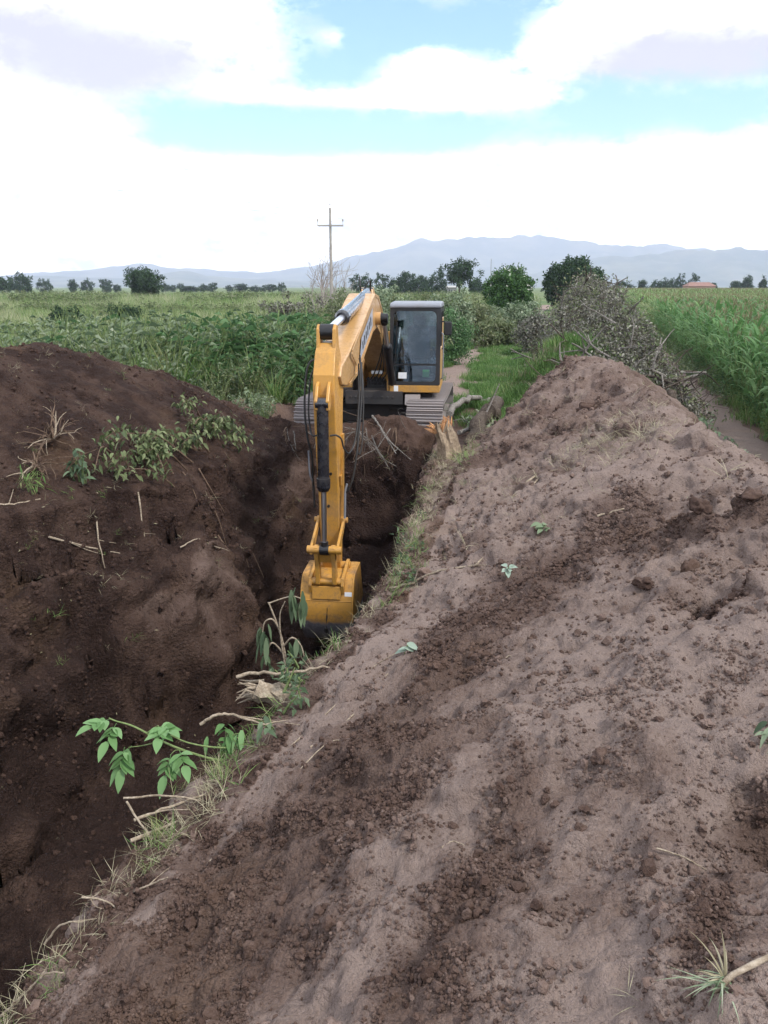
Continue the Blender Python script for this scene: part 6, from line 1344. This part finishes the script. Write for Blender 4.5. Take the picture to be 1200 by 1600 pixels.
leaf_heap('weed', (-3.55, 8.95, surf(-3.55, 8.95)), (.16, .16, .42), 60, .10, L_WILT, 'dusty green weed between the root balls and the uprooted shrub', 'weed', 43, 7, .006, .3)
leaf_heap('weed', (-3.85, 8.3, surf(-3.85, 8.3)), (.14, .14, .3), 50, .11, L_GRASS, 'small grass weed near the left edge of the photo', 'weed', 44, 9, .004, .3, B_STEM, .12)
# ------------------------------------------------------------------ small things on the near heap
for q, (x, y, lb) in enumerate(((.95, 5.78, 'pale leaf sprig at the top of the damp streak'), (.13, 4.59, 'pale leaf sprig on the slope below the bucket'), (1.34, 6.4, 'dull green leaf sprig on the mid heap'))):
    rng = np.random.default_rng(80 + q); z = surf(x, y); root = empty('leaf_sprig', (x, y, z)); tag(root, lb, 'leaf sprig'); m = MB(); m.tube(curve([(0, .02, 0), (.01, 0, .05), (.02, -.03, .09)], 4), .003, 5); m.build('stem', B_STEM, root)
    for i in range(8 if q != 1 else 5):
        a = rng.uniform(0, 6.283); lm = LM(); leaf_shape(lm, np.array([.01, -.01, .05 + .006 * i]) + rng.normal(size=3) * .012, (math.cos(a), math.sin(a) - .3, rng.uniform(-.2, .5)), np.array([0, -.4, 1]) + rng.normal(size=3) * .3, .075 * rng.uniform(.7, 1.2), .042, .3); link('leaf', lm.mesh('leaf', L_PALELEAF if q < 2 else L_GREY, True), root)
sk = empty('dry_stalk', (.74, 1.36, surf(.74, 1.36))); tag(sk, 'dry peeled maize stalk with a grass tuft near the bottom right corner', 'stalk'); b0 = np.array(sk.location); m = MB()
m.tube([tuple(np.array((x, y, surf(x, y) + .014)) - b0) for x, y in ((.845, 1.385), (.80, 1.372), (.755, 1.362), (.71, 1.345))], [.0055, .007, .0065, .008], 8); m.build('stem', B_PALEW, sk, 60)
lm = LM(); rng = np.random.default_rng(91); n = 20; P = np.tile(np.array([.735, 1.355, surf(.735, 1.355) + .01]) - b0, (n, 1)) + rng.normal(size=(n, 3)) * np.array([.012, .012, .004]); lm.blades(P, rng.normal(size=n) * .5 + 3.75, rng.uniform(.05, .17, n), .005, rng.uniform(.7, 1.3, n), rng.uniform(1.3, 1.9, n), 5); link('grass_blades', lm.mesh('grass_blades', L_GREY), sk)['kind'] = 'stuff'
lm = LM(); n = 9; P = np.tile(np.array([.74, 1.36, surf(.74, 1.36) + .012]) - b0, (n, 1)); lm.blades(P, rng.uniform(1.2, 3.6, n), rng.uniform(.06, .13, n), .006, rng.uniform(.2, .8, n), rng.uniform(1.4, 2.3, n), 6); link('dry_leaves', lm.mesh('dry_leaves', L_STRAW), sk)['kind'] = 'stuff'
leaf_heap('weed', (1.30, 2.33, surf(1.30, 2.33)), (.04, .04, .07), 10, .06, L_GREY, 'grey-green wilting weed cut off by the right edge of the photo', 'weed', 45, 4, .004, .4)
# ------------------------------------------------------------------ grass and straw litter (uncountable)
def litter():
    rng = np.random.default_rng(55); P, N, ar = TERR['P'], TERR['N'], TERR['area']; x, y = P[:, 0], P[:, 1]; xr = np.interp(y, YR, XR)
    src = [grass_proto('litter_source', L_STRAW, 9, .16, .03, .004, rng, (.7, 1.4, 1.2, 1.8)), grass_proto('litter_source', L_STRAW, 7, .22, .03, .004, rng, (.4, 1.2, 1.2, 2.2), 5), grass_proto('litter_source', L_GRASS, 16, .16, .04, .006, rng, (.2, 1.0, .8, 1.9)), grass_proto('litter_source', L_GRASS, 22, .20, .05, .007, rng, (.1, .8, .6, 1.8)), weed_proto('litter_source', L_WILT, .2, rng, 4, 7, .07)]
    edge = np.exp(-((x - xr - .03) / .13) ** 2) * (y > 1.5) * (y < 13.5) * (.25 + np.clip(1.2 * fbm2(x, y, .6, 2, 501) + .4, 0, 2))
    def take(n, w): p = w * ar; return rng.choice(len(P), n, False, p / p.sum())
    i1 = take(1050, edge * np.where(y < 3.2, .9, 1.0) * np.where(y > 5.2, .32, 1.0) * np.clip(.5 + 2.2 * fbm2(x, y, .5, 2, 503), .03, 2)); k1 = rng.choice([0, 1, 0, 1, 0, 1, 0, 1, 0, 2], len(i1)); g = np.exp(-(((x[i1] - .1) / .6) ** 2 + ((y[i1] - 6.6) / 1.4) ** 2)) + np.exp(-((y[i1] - 4.6) / .6) ** 2); k1 = np.where(rng.random(len(i1)) < .30 * g, rng.choice([2, 3, 3, 2, 4], len(i1)), k1)
    scatter('lip_grass', P[i1], rng.uniform(0, 6.283, len(i1)), rng.uniform(.6, 1.3, len(i1)) * np.where(y[i1] < 3.2, .62, .75) * np.where(y[i1] > 7, 1.15, 1), src, k1, tilt=rng.normal(size=(len(i1), 2)) * .3)
    toe = np.exp(-((x - np.interp(y, YT, XT) - .25) / .3) ** 2) * (y > 9.5) * (y < 15)
    i2 = take(190, toe); scatter('toe_straw', P[i2], rng.uniform(0, 6.283, len(i2)), rng.uniform(.6, 1.4, len(i2)), src, rng.choice([0, 1, 1, 0, 2], len(i2)), tilt=rng.normal(size=(len(i2), 2)) * .3)
    top = np.exp(-(((x - 2.5) / .55) ** 2 + ((y - 8.4) / .55) ** 2)) * (y > 6) + .03 * (TERR['wr'] > .3) * (y > 6) + .004 * (TERR['wr'] > .3)
    i3 = take(330, top); scatter('heap_straw', P[i3], rng.uniform(0, 6.283, len(i3)), rng.uniform(.35, 1.0, len(i3)) * np.where(y[i3] > 6, 1.5, .6), src, rng.choice([0, 1, 0], len(i3)), tilt=rng.normal(size=(len(i3), 2)) * .4)
    lf = ((TERR['wl'] > .1) | (TERR['T'] > .03)) * (y > 5) * (x < .5) * np.where(TERR['T'] > .5, .12, 1.0) * (1 + 3 * np.exp(-(((x + 3.6) / .8) ** 2 + ((y - 8.4) / .8) ** 2)))
    i4 = take(520, lf); scatter('bank_litter', P[i4], rng.uniform(0, 6.283, len(i4)), rng.uniform(.3, 1.0, len(i4)), src, rng.choice([0, 1, 0, 0, 2], len(i4)), tilt=rng.normal(size=(len(i4), 2)) * .5)
    chips = LM(); i5 = take(260, lf + 0.35 * ((TERR['wr'] > .2) & (y > 3))); Q = P[i5] + N[i5] * .012; chips.leaves(Q, rdir(len(Q), rng) * np.array([1, 1, .3]), N[i5] + rng.normal(size=(len(Q), 3)) * .3, rng.uniform(.02, .06, len(Q)), rng.uniform(.008, .02, len(Q)), .1); tag(link('pale_chips', chips.mesh('pale_chips', L_STRAW)), kind='stuff')
litter()
